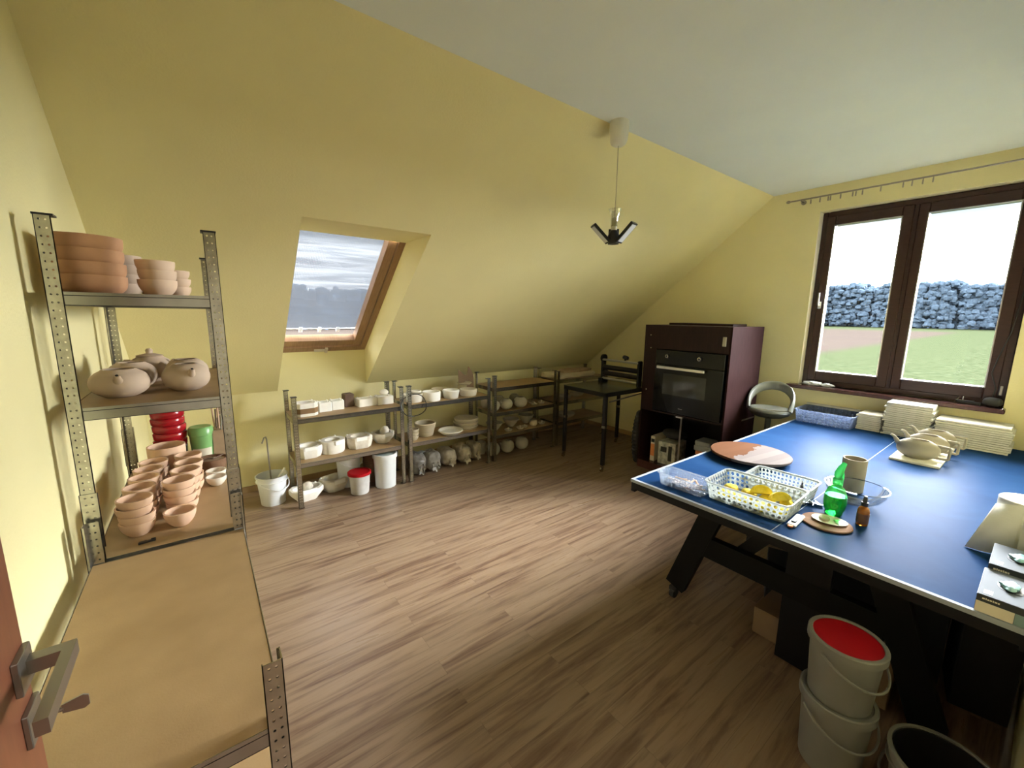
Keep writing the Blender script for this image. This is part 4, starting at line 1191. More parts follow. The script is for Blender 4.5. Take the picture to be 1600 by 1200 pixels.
gC4 = 'round clay pots on the floor'
for x, lab in ((2.79, 'left'), (3.01, 'middle'), (3.245, 'right')):
    teapot((x, 4.04, 0.001), 0.088, 0.088, 0.150, 'stone_clay', 'round clay pot on the floor under the third unit, the %s one of three' % lab, gC4, 2.8, handle=False, mouth=0.45, name='clay_pot')
bowl((2.70, 4.17, 0.001), 0.06, 0.15, 'stone_clay', 'dim upright beaker on the floor behind the left round pot', foot=0.8, curve=0.3)
# things on the corner unit
t = thing('folded_cloth', 'thick folded beige canvas lying on the top of the corner unit', 'cloth', (4.10, 4.06, Z1), 0.02)
b_ = MB(); b_.blob(0.40, 0.17, 0.035, (0, 0, 0), 4, 0.22, 1.0, 5, 40, 12); b_.build('lower_fold', 'cream_clay', t)
b_ = MB(); b_.blob(0.26, 0.12, 0.022, (0.10, 0.0, 0.062), 8, 0.25, 1.2, 5, 36, 10); b_.build('upper_fold', 'brown_paper', t)
bowl((3.785, 3.93, Z1), 0.045, 0.055, 'stone_clay', 'small pale bowl on the corner unit by the third unit post', None)
gD = 'dim vessels in the corner unit'
bowl((3.95, 4.02, Z2), 0.12, 0.05, 'stone_clay', 'wide shallow bowl in the upper bay of the corner unit', gD, foot=0.6)
bowl((4.25, 4.05, Z2), 0.10, 0.05, 'stone_clay', 'shallow bowl right of the wide one in the corner unit', gD, foot=0.6)
bowl((4.05, 4.05, Z3), 0.13, 0.06, 'stone_clay', 'wide bowl in the lower bay of the corner unit', gD, foot=0.6)

# ------------------------------------------------------------------ slab roller on its black table
t = thing('slab_roller', 'black steel slab roller table on castors beside the tall cabinet', 'roller press', (0, 0, 0))
X0, X1, Y0, Y1, ZR = 3.455, 4.50, 2.85, 3.50, 0.905
LEG = 0.038
for i, (x, y) in enumerate(((X0, Y0), (X0, Y1), (X1, Y1), (X1, Y0))):
    x2 = x if x == X0 else x - LEG; y2 = y if y == Y0 else y - LEG
    if x == X1 and y == Y0: continue
    b_ = MB(); b_.box(x2, x2 + LEG, y2, y2 + LEG, 0.075, ZR - 0.04, bev=0.003); lg = b_.build('leg', 'dark_metal_tube', t)
    b_ = MB(); b_.box(x2 - 0.003, x2 + LEG + 0.003, y2 - 0.003, y2 + LEG + 0.003, 0.50, 0.53, bev=0.003); b_.build('leg_collar', 'chrome', lg)
    b_ = MB(); b_.box(x2 + 0.008, x2 + 0.03, y2 + 0.004, y2 + 0.034, 0.045, 0.075)
    b_.lathe([(0, -0.009), (0.024, -0.009), (0.024, 0.009), (0, 0.009)], 18, M=Matrix.Translation((x2 + 0.008, y2 + LEG / 2, 0.026)) @ Matrix.Rotation(pi / 2, 4, 'X'))
    b_.build('castor', 'chrome', lg)
b_ = MB(); b_.box(X1 - LEG, X1, Y0, Y0 + LEG, 0.0, ZR - 0.04, bev=0.003); b_.build('leg', 'dark_metal_tube', t)
b_ = MB()
for (a, c) in (((X0, X1), (Y0, Y0 + 0.025)), ((X0, X1), (Y1 - 0.025, Y1)), ((X0, X0 + 0.025), (Y0, Y1)), ((X1 - 0.025, X1), (Y0, Y1))): b_.box(a[0], a[1], c[0], c[1], ZR - 0.05, ZR - 0.006)
b_.build('table_frame', 'black_steel', t)
b_ = MB(); b_.box(X0 - 0.005, X1, Y0 - 0.005, Y1 + 0.005, ZR - 0.006, ZR, bev=0.002); b_.build('table_plate', 'press_top', t)
b_ = MB(); b_.bar((X0 + 0.05, Y0 - 0.01, 0.80), (4.3, Y0 + 0.03, 0.84), 0.012, 0.012); b_.build('crank_rod', 'satin_nickel', t)
# roller head stands across the table at x ~4.0..4.12
b_ = MB()
b_.box(4.02, 4.10, 3.40, 3.43, ZR, ZR + 0.31, bev=0.01); b_.box(4.005, 4.115, 3.385, 3.445, ZR + 0.0, ZR + 0.05); b_.lathe([(0, 0), (0.05, 0), (0.05, 0.03), (0, 0.03)], 20, M=Matrix.Translation((4.06, 3.40, ZR + 0.30)) @ Matrix.Rotation(-pi / 2, 4, 'X'))
b_.build('side_plate', 'black_steel', t)
b_ = MB(); b_.box(4.02, 4.10, 2.86, 2.89, ZR, ZR + 0.31, bev=0.01); b_.build('side_plate', 'black_steel', t)
for z, x, r in ((0.285, 4.03, 0.014), (0.19, 4.05, 0.030), (0.115, 4.05, 0.030), (0.05, 4.04, 0.015)):
    b_ = MB(); b_.tube([(x, 2.875, ZR + z), (x, 3.415, ZR + z)], r, 14); b_.build('roller', 'brushed_steel' if r < 0.02 else 'dark_metal_tube', t)
b_ = MB(); b_.tube([(4.05, 3.08, ZR + 0.295), (4.05, 3.08, ZR + 0.33)], 0.012, 8); b_.lathe([(0, 0), (0.035, 0.0), (0.04, 0.01), (0.035, 0.03), (0, 0.035)], 16, M=Matrix.Translation((4.05, 3.08, ZR + 0.32)) @ Matrix.Rotation(0.5, 4, 'Y')); b_.build('adjusting_wheel', 'black_plastic', t)
b_ = MB(); b_.tube([(4.20, 3.46, ZR), (4.19, 3.47, ZR + 0.10)], 0.006, 8); b_.blob(0.02, 0.02, 0.02, (4.19, 3.47, ZR + 0.10), amp=0, nu=12, nv=8, flat=True); b_.build('knob_lever', 'black_plastic', t)

# ------------------------------------------------------------------ tall dark cabinet with built-in oven
CX0, CX1, CY0, CY1, CZ = 3.98, 4.66, 1.826, 2.775, 1.640
t = thing('oven_cabinet', 'tall dark brown kitchen cabinet with a built-in black oven', 'cabinet', (0, 0, 0))
T_ = 0.018
b_ = MB(); b_.box(CX0, CX1, CY0, CY0 + T_, 0.0, CZ); b_.build('side_panel', 'wenge_side', t)
b_ = MB(); b_.box(CX0, CX1, CY1 - T_, CY1, 0.0, CZ); b_.build('side_panel', 'wenge', t)
b_ = MB(); b_.box(CX0, CX1, CY0 + T_, CY1 - T_, CZ - T_, CZ); b_.build('top_panel', 'wenge', t)
b_ = MB(); b_.box(CX1 - 0.006, CX1, CY0 + T_, CY1 - T_, 0.08, CZ - T_); b_.build('back_panel', 'black_steel', t)
b_ = MB(); b_.box(CX0 + 0.002, CX1 - 0.01, CY0 + T_, CY1 - T_, 0.682, 0.700); b_.build('shelf', 'wenge', t)
b_ = MB(); b_.box(CX0 - 0.02, CX1 - 0.01, CY0 + T_, CY1 - T_, 0.0, 0.090); b_.build('plinth', 'sill_wood', t)
b_ = MB(); b_.box(CX0 + 0.0, CX0 + 0.018, CY0 + T_, CY1 - T_, 1.385, CZ - T_); b_.box(CX0, CX0 + 0.018, 2.62, CY1 - T_, 0.70, 1.385); b_.build('front_panel', 'wenge', t)
for (y, z) in ((2.70, 1.53), (2.69, 1.39), (2.715, 0.92)):
    b_ = MB(); b_.box(CX0 - 0.002, CX0, y - 0.006, y + 0.006, z - 0.006, z + 0.006); b_.build('hinge_screw', 'chrome', t)
for (y, z) in ((1.89, 1.50), (1.895, 1.30)):
    b_ = MB(); b_.box(CX0 - 0.014, CX0, y - 0.017, y + 0.017, z - 0.045, z + 0.045, bev=0.003); b_.build('hinge', 'satin_nickel', t)
b_ = MB(); b_.box(4.36, 4.66, CY0 - 0.003, CY0, 0.680, 0.695); b_.build('trim_strip', 'satin_nickel', t)
b_ = MB(); b_.box(4.35, CX1, 2.0, 2.72, CZ, CZ + 0.022); b_.build('loose_top_board', 'wenge', t)
# oven
ov = thing('built_in_oven', 'black built-in electric oven with a steel bar handle inside the dark cabinet', 'oven', (0, 0, 0))
b_ = MB(); b_.box(CX0 + 0.02, CX1 - 0.08, 1.90, 2.60, 0.715, 1.370); b_.build('oven_body', 'oven_black', ov)
b_ = MB(); b_.box(CX0 - 0.022, CX0 + 0.019, 1.86, 2.61, 1.225, 1.378, bev=0.002); b_.build('control_panel', 'oven_black', ov)
b_ = MB(); b_.box(CX0 - 0.022, CX0 + 0.019, 1.86, 2.61, 0.712, 1.220, bev=0.002); dr = b_.build('oven_door', 'oven_black', ov)
b_ = MB(); b_.box(CX0 - 0.0235, CX0 - 0.022, 2.025, 2.50, 0.905, 1.130); b_.build('oven_window', 'oven_glass', dr)
b_ = MB(); b_.box(CX0 - 0.062, CX0 - 0.048, 2.035, 2.565, 1.180, 1.208, bev=0.003)
for y in (2.08, 2.52): b_.box(CX0 - 0.05, CX0 - 0.021, y - 0.008, y + 0.008, 1.186, 1.202)
b_.build('oven_handle', 'brushed_steel', dr)
for y in (2.463, 2.107):
    b_ = MB(); b_.lathe([(0, 0), (0.024, 0), (0.021, 0.022), (0, 0.022)], 24, M=Matrix.Translation((CX0 - 0.022, y, 1.315)) @ Matrix.Rotation(-pi / 2, 4, 'Y')); k_ = b_.build('control_knob', 'black_plastic', ov)
    b_ = MB(); b_.lathe([(0.018, 0), (0.019, 0.001), (0.017, 0.002), (0.012, 0.002), (0.012, 0)], 24, M=Matrix.Translation((CX0 - 0.0442, y, 1.315)) @ Matrix.Rotation(-pi / 2, 4, 'Y'), closed=False); b_.build('knob_ring', 'chrome', k_)
b_ = MB(); b_.box(CX0 - 0.0235, CX0 - 0.022, 2.255, 2.30, 0.768, 0.774); b_.build('maker_badge', 'satin_nickel', ov)


# centre strut and things in the open compartment
b_ = MB(); b_.bar((CX0 + 0.01, 2.27, 0.678), (CX0 + 0.03, 2.285, 0.092), 0.016, 0.008); b_.box(CX0, CX0 + 0.03, 2.26, 2.33, 0.668, 0.682); b_.build('door_strut', 'brushed_steel', t)
ZP = 0.091
b_ = MB(); b_.box(-0.13, 0.13, -0.026, 0.026, 0, 0.29, bev=0.002); b_.box(-0.131, -0.1295, -0.024, 0.024, 0.06, 0.20, m=1); b_.box(-0.132, -0.1296, -0.02, 0.02, 0.22, 0.26, m=2)
tag(b_.build('box_file', ['book_cream', 'orange_card', 'black_plastic'], None, (4.16, 2.625, ZP), 0.08), 'narrow upright cream box with an orange front in the cabinet', 'box')
b_ = MB(); b_.box(-0.13, 0.13, -0.10, 0.10, 0, 0.255, bev=0.002)
b_.box(-0.132, -0.1302, -0.06, -0.02, 0.05, 0.22, m=1); b_.box(-0.132, -0.1302, 0.0, 0.07, 0.14, 0.20, m=1)
tag(b_.build('printed_carton', ['printed_box', 'black_plastic'], None, (4.17, 2.455, ZP), 0.10), 'pale printed carton standing right of the narrow orange-fronted box', 'box')
b_ = MB(); b_.blob(0.09, 0.14, 0.06, (0, 0, 0), 3, 0.1, 2)
tag(b_.build('black_pouch', 'rubber', None, (4.22, 2.47, ZP + 0.258)), 'black pouch lying on the printed carton', 'bag')
b_ = MB(); b_.box(-0.1, 0.1, -0.09, 0.09, 0, 0.21, bev=0.004)
tag(b_.build('dark_box', 'carton_dark', None, (4.17, 2.02, ZP)), 'dark box in the right half of the cabinet compartment', 'box')
b_ = MB(); b_.box(-0.1, 0.1, -0.095, 0.095, 0, 0.045, m=1, bev=0.003)
tag(b_.build('orange_carton', ['orange_card', 'orange_card'], None, (4.16, 2.03, ZP + 0.211)), 'flat orange carton between the dark box and the grey case', 'box')
b_ = MB(); b_.box(-0.1, 0.1, -0.085, 0.085, 0, 0.055, bev=0.008); b_.box(-0.095, 0.095, -0.08, 0.08, 0.062, 0.105, bev=0.008); b_.box(-0.09, 0.09, -0.075, 0.075, 0.05, 0.066)
tag(b_.build('grey_case', 'grey_box', None, (4.15, 2.06, ZP + 0.257), 0.05), 'grey ridged case on top of the orange carton', 'case')
# black ribbed bag beside the cabinet
b_ = MB(); n = 28; lps = []
for i in range(n + 1):
    z = 0.63 * i / n; w = sin(pi * min(1, max(0, (i + 1.5) / (n + 3)))) ** 0.35
    rib = 1 + 0.05 * (1 if i % 2 else -1)
    lps.append([(0.13 * w * rib * math.copysign(abs(cos(a)) ** .7, cos(a)), 0.050 * w * rib * math.copysign(abs(sin(a)) ** .7, sin(a)), z) for a in [2 * pi * j / 24 for j in range(24)]])
b_.loft(lps); tag(b_.build('ribbed_bag', 'rubber', None, (4.10, 2.838, 0.001)), 'tall black ribbed bag standing against the left side of the cabinet', 'bag')

# ------------------------------------------------------------------ swivel stool
t = thing('bar_stool', 'grey swivel bar stool with a hollow loop back, under the window', 'stool', (4.44, 1.612, 0), radians(-168))
b_ = MB(); b_.lathe([(0, 0), (0.18, 0), (0.185, 0.008), (0.10, 0.022), (0.03, 0.03), (0, 0.03)], 32); b_.build('base', 'chrome', t)
b_ = MB(); b_.tube([(0, 0, 0.03), (0, 0, 0.76)], 0.026, 16); b_.tube([(0.05, 0.05, 0.62), (0.07, 0.16, 0.60)], 0.006, 8); b_.build('gas_column', 'stool_dark', t)
b_ = MB(); b_.tube([(0, 0, 0.45), (0, 0, 0.78)], 0.018, 16); b_.build('piston', 'chrome', t)
# bowl-like seat pad
b_ = MB(); b_.lathe([(0, 0.775), (0.12, 0.775), (0.165, 0.80), (0.182, 0.835), (0.176, 0.850), (0.15, 0.842), (0.10, 0.835), (0, 0.832)], 36); b_.build('seat', 'stool_vinyl', t)
b_ = MB(); b_.lathe([(0, 0.765), (0.12, 0.768), (0.168, 0.795), (0.184, 0.825), (0.180, 0.83), (0.16, 0.80), (0, 0.78)], 36); b_.build('seat_shell', 'stool_dark', t)
# loop back: a flattened ring rising from the seat edge
b_ = MB(); q = []; nn = 40
for i in range(nn + 1):
    a = -0.25 + (2 * pi + 0.5) * 0 + pi * 1.16 * (i / nn) - pi * 0.58 + 0.25
    k = cos((i / nn - 0.5) * pi) ** 0.8
    q.append((-(0.168 + 0.030 * k) * cos(a) , (0.180 + 0.01 * k) * sin(a), 0.838 + 0.215 * k))
lps = []
for i, p in enumerate(q):
    p = Vector(p); T = (Vector(q[min(i + 1, nn)]) - Vector(q[max(i - 1, 0)])).normalized()
    out = Vector((p.x, p.y, 0)).normalized(); side = T.cross(out).normalized(); out = side.cross(T)
    hh = 0.044; ww = 0.020
    lps.append([tuple(p + side * hh * cos(u) + out * ww * sin(u)) for u in [2 * pi * j / 14 for j in range(14)]])
b_.loft(lps); b_.build('backrest', 'stool_vinyl', t)

# ------------------------------------------------------------------ pendant lamp
t = thing('pendant_lamp', 'ceiling pendant with a folding black three-panel bulb', 'lamp', (2.33, 1.93, ZC))
b_ = MB(); b_.lathe([(0, -0.150), (0.030, -0.149), (0.048, -0.138), (0.058, -0.115), (0.063, -0.06), (0.063, -0.012), (0.060, 0), (0, 0)], 32); b_.build('ceiling_cup', 'off_white_enamel', t)
b_ = MB(); b_.tube([(0, 0, -0.14), (0.003, 0, -0.40), (0, 0, -0.615)], 0.0028, 8); b_.build('cord', 'cable', t)
b_ = MB(); b_.lathe([(0.021, -0.66), (0.021, -0.60), (0.043, -0.548), (0.044, -0.546), (0.024, -0.60), (0.023, -0.66)], 24, closed=False); b_.build('glass_collar', 'socket_glass', t)
b_ = MB(); b_.lathe([(0, -0.685), (0.020, -0.685), (0.020, -0.61), (0.012, -0.60), (0, -0.60)], 20); b_.build('socket', 'off_white_enamel', t)
b_ = MB(); b_.lathe([(0, -0.775), (0.034, -0.775), (0.044, -0.755), (0.040, -0.72), (0.024, -0.685), (0, -0.685)], 20); b_.build('bulb_core', 'black_plastic', t)
for a in (radians(-80), radians(150), radians(40)):
    Mx = Matrix.Rotation(a, 4, 'Z') @ Matrix.Translation((0.035, 0, -0.765)) @ Matrix.Rotation(radians(-44), 4, 'Y')
    b_ = MB(); b_.box(0, 0.16, -0.036, 0.036, -0.009, 0.009, M=Mx); pn = b_.build('lamp_panel', 'black_plastic', t)
    b_ = MB(); b_.box(0.012, 0.150, -0.028, 0.028, -0.0115, -0.009, M=Mx); b_.build('led_strip', 'led_panel', pn)

# ------------------------------------------------------------------ curtain rod with clip rings
t = thing('curtain_rod', 'thin metal curtain rod above the window with small clip rings', 'curtain rod', (0, 0, 0))
b_ = MB(); b_.tube([(4.86, -0.10, 2.885), (4.86, 1.80, 2.885)], 0.007, 10); b_.build('rod', 'rod_metal', t)
b_ = MB(); b_.blob(0.014, 0.02, 0.014, (4.86, 1.815, 2.871), amp=0, nu=12, nv=8); b_.build('finial', 'rod_metal', t)
b_ = MB(); b_.tube([(4.86, 1.70, 2.885), (4.86, 1.70, 2.87), (4.93, 1.70, 2.87)], 0.007, 8); b_.lathe([(0, 0), (0.022, 0), (0.022, 0.008), (0, 0.008)], 16, M=Matrix.Translation((4.929, 1.70, 2.87)) @ Matrix.Rotation(-pi / 2, 4, 'Y')); b_.build('bracket', 'rod_metal', t)
for y in (1.62, 1.545, 1.48, 1.462, 1.385, 1.295, 1.272, 1.225, 1.10, 0.955, 0.90, 0.835, 0.775):
    b_ = MB(); b_.tube([(4.86 + 0.012 * sin(2 * pi * i / 12), y, 2.883 + 0.012 * cos(2 * pi * i / 12) - 0.004) for i in range(13)], 0.0018, 5); b_.box(4.855, 4.865, y - 0.004, y + 0.004, 2.835, 2.868); b_.build('clip_ring', 'rod_metal', t)

# ------------------------------------------------------------------ blue table
t = thing('table_tennis_table', 'blue tennis table with white lines used as a worktop under the window', 'table', (0, 0, 0))
b_ = MB(); b_.box(TX0, TX1, TY0, TY1, TZ - 0.018, TZ); b_.build('tabletop', 'blue_table_top', t)
b_ = MB(); b_.box(TX0 + 0.004, TX1 - 0.004, TY0 + 0.004, TY0 + 0.03, TZ - 0.075, TZ - 0.019); b_.box(TX0 + 0.004, TX1 - 0.004, TY1 - 0.03, TY1 - 0.004, TZ - 0.075, TZ - 0.019)
b_.box(TX0 + 0.004, TX0 + 0.03, TY0 + 0.03, TY1 - 0.03, TZ - 0.060, TZ - 0.019); b_.box(TX1 - 0.03, TX1 - 0.004, TY0 + 0.03, TY1 - 0.03, TZ - 0.060, TZ - 0.019); b_.build('apron_frame', 'black_steel', t)


def slab_leg(x, p0, p1, w, th=0.05):
    b_ = MB(); d_ = (Vector((0, p1[0] - p0[0], p1[1] - p0[1]))).normalized(); nn_ = Vector((0, -d_.z, d_.y))
    pts = []
    for p, s_ in ((p0, 1), (p0, -1), (p1, -1), (p1, 1)):
        pts.append(Vector((0, *p)) + nn_ * w / 2 * s_)
    pts[1].z = pts[1].z; 
    b_.loft([[(x, q.y, q.z) for q in pts], [(x + th, q.y, q.z) for q in pts]], smooth=False)
    return b_


for xx in (2.19, 3.25, 4.45):
    ymid = 0.66
    for sg in (1, -1):
        if sg < 0:
            lg = slab_leg(xx, (ymid - 0.36, 0.69), (ymid - 0.57, 0.09), 0.115).build('leg', 'table_leg_steel', t)
        else:
            lg = slab_leg(xx, (ymid + 0.345, 0.69), (ymid + 0.545, 0.09), 0.115).build('leg', 'table_leg_steel', t)
        yf = ymid + sg * 0.555
        b_ = MB(); b_.lathe([(0, -0.014), (0.032, -0.014), (0.032, 0.014), (0, 0.014)], 20, M=Matrix.Translation((xx + 0.025, yf, 0.033)) @ Matrix.Rotation(pi / 2, 4, 'X')); b_.box(xx + 0.005, xx + 0.045, yf - 0.022, yf + 0.022, 0.05, 0.075)
        b_.build('castor', 'rubber', lg)
    b_ = MB(); b_.box(xx + 0.002, xx + 0.048, ymid - 0.40, ymid + 0.40, 0.37, 0.49); b_.build('cross_brace', 'table_leg_steel', t)
    b_ = MB(); b_.box(xx + 0.004, xx + 0.046, ymid - 0.20, ymid - 0.02, 0.03, 0.74); b_.build('centre_post', 'black_steel', t)
    b_ = MB(); b_.bar((xx + 0.07, ymid + 0.22, 0.44), (xx + 0.07, ymid + 0.02, 0.72), 0.07, 0.03, up=(1, 0, 0)); b_.build('diagonal_brace', 'black_steel', t)
for yy in (0.10, 1.22):
    b_ = MB(); b_.box(2.19, 4.50, yy - 0.015, yy + 0.015, 0.64, 0.70); b_.build('long_rail', 'black_steel', t)

# cardboard boxes and buckets under the table; dark crates added to deepen the shade
gU = 'cardboard boxes and added dark crates under the table'
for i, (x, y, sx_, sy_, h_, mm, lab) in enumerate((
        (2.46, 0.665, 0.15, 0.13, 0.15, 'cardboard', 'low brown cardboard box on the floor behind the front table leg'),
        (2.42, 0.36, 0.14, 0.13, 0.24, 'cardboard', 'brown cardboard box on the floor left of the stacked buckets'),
        (2.80, 0.36, 0.20, 0.23, 0.42, 'carton_dark', 'added dark crate deepening the shade under the table behind the stacked buckets'),
        (2.72, -0.00, 0.13, 0.09, 0.50, 'carton_dark', 'added tall dark box deepening the shade under the table by the back wall'),
        (3.65, 0.32, 0.20, 0.38, 0.42, 'carton_dark', 'added large dark crate deepening the shade far under the table'),
        (4.05, 0.70, 0.25, 0.50, 0.45, 'carton_dark', 'added dark crate deepening the shade under the window end of the table'),
        (2.82, 0.78, 0.13, 0.14, 0.22, 'rubber', 'added small black box deepening the shade under the middle of the table'))):
    tb_ = thing('under_table_box', lab, 'box', (x, y, 0.001), 0.06 * i, gU)
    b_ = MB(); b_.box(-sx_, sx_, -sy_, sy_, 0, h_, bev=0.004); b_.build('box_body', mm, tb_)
    b_ = MB()
    for q in ((-1, -0.02), (0.02, 1)): b_.box(-sx_, sx_, sy_ * q[0], sy_ * q[1], h_, h_ + 0.003)
    b_.build('box_flaps', mm, tb_)
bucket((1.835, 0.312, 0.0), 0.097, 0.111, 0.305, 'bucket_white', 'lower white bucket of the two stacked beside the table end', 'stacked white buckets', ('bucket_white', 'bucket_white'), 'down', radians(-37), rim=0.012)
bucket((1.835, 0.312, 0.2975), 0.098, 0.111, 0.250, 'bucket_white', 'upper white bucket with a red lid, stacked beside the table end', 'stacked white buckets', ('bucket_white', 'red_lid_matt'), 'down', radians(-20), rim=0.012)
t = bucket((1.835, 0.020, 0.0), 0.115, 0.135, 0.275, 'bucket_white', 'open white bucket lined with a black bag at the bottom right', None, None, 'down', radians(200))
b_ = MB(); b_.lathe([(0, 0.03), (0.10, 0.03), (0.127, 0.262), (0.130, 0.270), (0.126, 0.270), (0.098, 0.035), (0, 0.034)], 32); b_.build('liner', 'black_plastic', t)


# ------------------------------------------------------------------ baskets and small things on the table
def rrect(hx, hy, r, z, n=4):
    pts = []
    for cx, cy, a0 in ((hx - r, hy - r, 0), (-hx + r, hy - r, pi / 2), (-hx + r, -hy + r, pi), (hx - r, -hy + r, 3 * pi / 2)):
        for i in range(n + 1):
            a = a0 + pi / 2 * i / n; pts.append((cx + r * cos(a), cy + r * sin(a), z))
    return pts


def basket(loc, hx, hy, h, label, rotz=0, m='basket_plastic', holes=True, flare=0.90, rows=((0.42, 0.62, 24), (0.64, 0.90, 24), (0.14, 0.38, 24)), name='plastic_basket', group=None, cat='basket'):
    """open tray with a perforated wall: the holes are real openings"""
    t = thing(name, label, cat, loc, rotz, group)
    r = 0.03

    def pt(s, z01):
        k = flare + (1 - flare) * z01
        # point on rounded rectangle outline, s in 0..1
        hx_, hy_ = hx * k, hy * k; rr = r * k
        per = [2 * (hy_ - rr), pi / 2 * rr, 2 * (hx_ - rr), pi / 2 * rr] * 2
        L = sum(per); d_ = s * L; i = 0
        while d_ > per[i] and i < 7: d_ -= per[i]; i += 1
        f = d_ / per[i]
        segs = [((hx_, -hy_ + rr), (hx_, hy_ - rr)), (hx_ - rr, hy_ - rr, 0), ((hx_ - rr, hy_), (-hx_ + rr, hy_)), (-hx_ + rr, hy_ - rr, pi / 2), ((-hx_, hy_ - rr), (-hx_, -hy_ + rr)), (-hx_ + rr, -hy_ + rr, pi), ((-hx_ + rr, -hy_), (hx_ - rr, -hy_)), (hx_ - rr, -hy_ + rr, 3 * pi / 2)]
        g = segs[i]
        if len(g) == 2: x = g[0][0] + (g[1][0] - g[0][0]) * f; y = g[0][1] + (g[1][1] - g[0][1]) * f
        else: a = g[2] + pi / 2 * f; x = g[0] + rr * cos(a); y = g[1] + rr * sin(a)
        return (x, y, h * z01)
    b_ = MB()
    N_ = 48

    def cellrow(z0, z1, hole):
        for j in range(N_):
            s0, s1 = j / N_, (j + 1) / N_
            c = [pt(s0, z0), pt(s1 % 1.0 if s1 < 1 else 0.99999, z0), pt(s1 if s1 < 1 else 0.99999, z1), pt(s0, z1)]
            if not hole:
                k = b_.add(c); b_.face((k, k + 1, k + 2, k + 3), 0, True)
            else:
                V = [Vector(q) for q in c]
                out8 = []; in8 = []
                for i in range(8):
                    a = -3 * pi / 4 + 2 * pi * i / 8
                    u, v = cos(a), sin(a); mx_ = max(abs(u), abs(v)); uo, vo = u / mx_, v / mx_
                    def bl(u_, v_):
                        U, Vv = (u_ + 1) / 2, (v_ + 1) / 2
                        return V[0] * (1 - U) * (1 - Vv) + V[1] * U * (1 - Vv) + V[2] * U * Vv + V[3] * (1 - U) * Vv
                    out8.append(tuple(bl(uo, vo))); in8.append(tuple(bl(u * 0.66, v * 0.80)))
                k = b_.add(out8 + in8)
                for i in range(8): b_.face((k + i, k + (i + 1) % 8, k + 8 + (i + 1) % 8, k + 8 + i), 0, False)
    if holes:
        zz = [0.0, 0.12]
        cellrow(0, 0.12, False); cellrow(0.12, 0.36, True); cellrow(0.36, 0.40, False); cellrow(0.40, 0.60, True); cellrow(0.60, 0.64, False); cellrow(0.64, 0.90, True); cellrow(0.90, 1.0, False)
    else:
        for q in range(5): cellrow(q / 5, (q + 1) / 5, False)
    k = b_.add([pt(j / N_, 0) for j in range(N_)]); b_.face([k + j for j in range(N_)], 0)
    o = b_.build('basket_wall', m, t)
    sd = o.modifiers.new('thickness', 'SOLIDIFY'); sd.thickness = 0.0018; sd.offset = 0
    b_ = MB()
    lo = [pt(j / N_, 1.0) for j in range(N_)]
    cen = lambda p, g, dz: (p[0] * (1 + g / hx), p[1] * (1 + g / hy), p[2] + dz)
    b_.loft([[cen(p, -0.001, -0.004) for p in lo], [cen(p, 0.007, -0.004) for p in lo], [cen(p, 0.007, 0.001) for p in lo], [cen(p, -0.001, 0.001) for p in lo]], close=True)
    b_.build('basket_rim', m, t)
    return t


TT = TZ + 0.0008
basket((2.257, 0.842, TT), 0.145, 0.200, 0.095, 'perforated white plastic basket holding yellow sponges at the table edge', 0.03)
basket((2.53, 0.812, TT), 0.105, 0.155, 0.085, 'perforated white basket with a brown board in it, behind the sponge basket', 0.03)
basket((2.140, 1.162, TT), 0.070, 0.140, 0.070, 'clear ribbed plastic tray of wooden pegs at the left table corner', 0.03, 'clear_plastic', False, name='plastic_tray', cat='tray')
basket((4.66, 1.192, TT), 0.165, 0.225, 0.115, 'translucent bluish plastic bin at the far left corner of the table', 0.0, 'bluish_bin_plastic', False, 0.93, name='plastic_bin', cat='bin')
gs = 'yellow sponges in the basket'
spots = [(2.20, 0.95, .045, 0), (2.28, 0.97, .040, 1), (2.20, 0.865, .045, 0), (2.29, 0.88, .042, 1), (2.19, 0.775, .045, 0), (2.28, 0.79, .042, 1), (2.21, 0.70, .040, 0), (2.31, 0.705, .036, 1)]
names = ['front left corner', 'rear left corner', 'front side, second from left', 'rear side, second from left', 'front side, third from left', 'rear side, third from left', 'front right corner', 'rear right corner']
for (x, y, r, q), nm in zip(spots, names):
    b_ = MB(); b_.blob(r, r * 0.85, 0.022, (0, 0, 0), x * 9 + y, 0.22, 4, 2.6, 20, 10)
    tag(b_.build('sponge', 'yellow_sponge', None, (x, y, TT + 0.004), x * 7), 'yellow sponge at the bottom of the basket, %s' % nm, 'sponge', gs)
for x, y, rz, nm in ((2.285, 0.82, 0.5, 'left'), (2.27, 0.725, 0.9, 'right')):
    b_ = MB(); n = 24; ring = [(0.052 * cos(pi * i / n), 0.052 * sin(pi * i / n)) for i in range(n + 1)]
    b_.loft([[(px, -0.016, pz * 0.85) for px, pz in ring], [(px, 0.016, pz * 0.85) for px, pz in ring]], smooth=False)
    o = b_.build('half_round_sponge', 'yellow_sponge', None, (x, y, TT + 0.050)); o.rotation_euler = (0.5, 0.1, rz + pi / 2)
    tag(o, '%s one of the two smooth yellow half-round sponges on top of the heap' % nm, 'sponge', 'half-round sponges')
rp = random.Random(5)
pg = None
for k in range(24):
    x = 2.14 + rp.uniform(-.03, .03); y = 1.15 + rp.uniform(-.07, .07); z = TT + 0.008 + 0.004 * (k // 3)
    if pg is None:
        b_ = MB(); b_.box(-0.005, 0.005, -0.035, 0.035, 0, 0.008, bev=0.001)
        pg = tag(b_.build('wooden_peg', 'pine_stick', None, (x, y, z), rp.uniform(0, 3)), 'short reddish wooden peg in the heap inside the clear tray', 'peg', 'wooden pegs in the clear tray')
    else:
        dup(pg, (x, y, z), rp.uniform(0, 3))
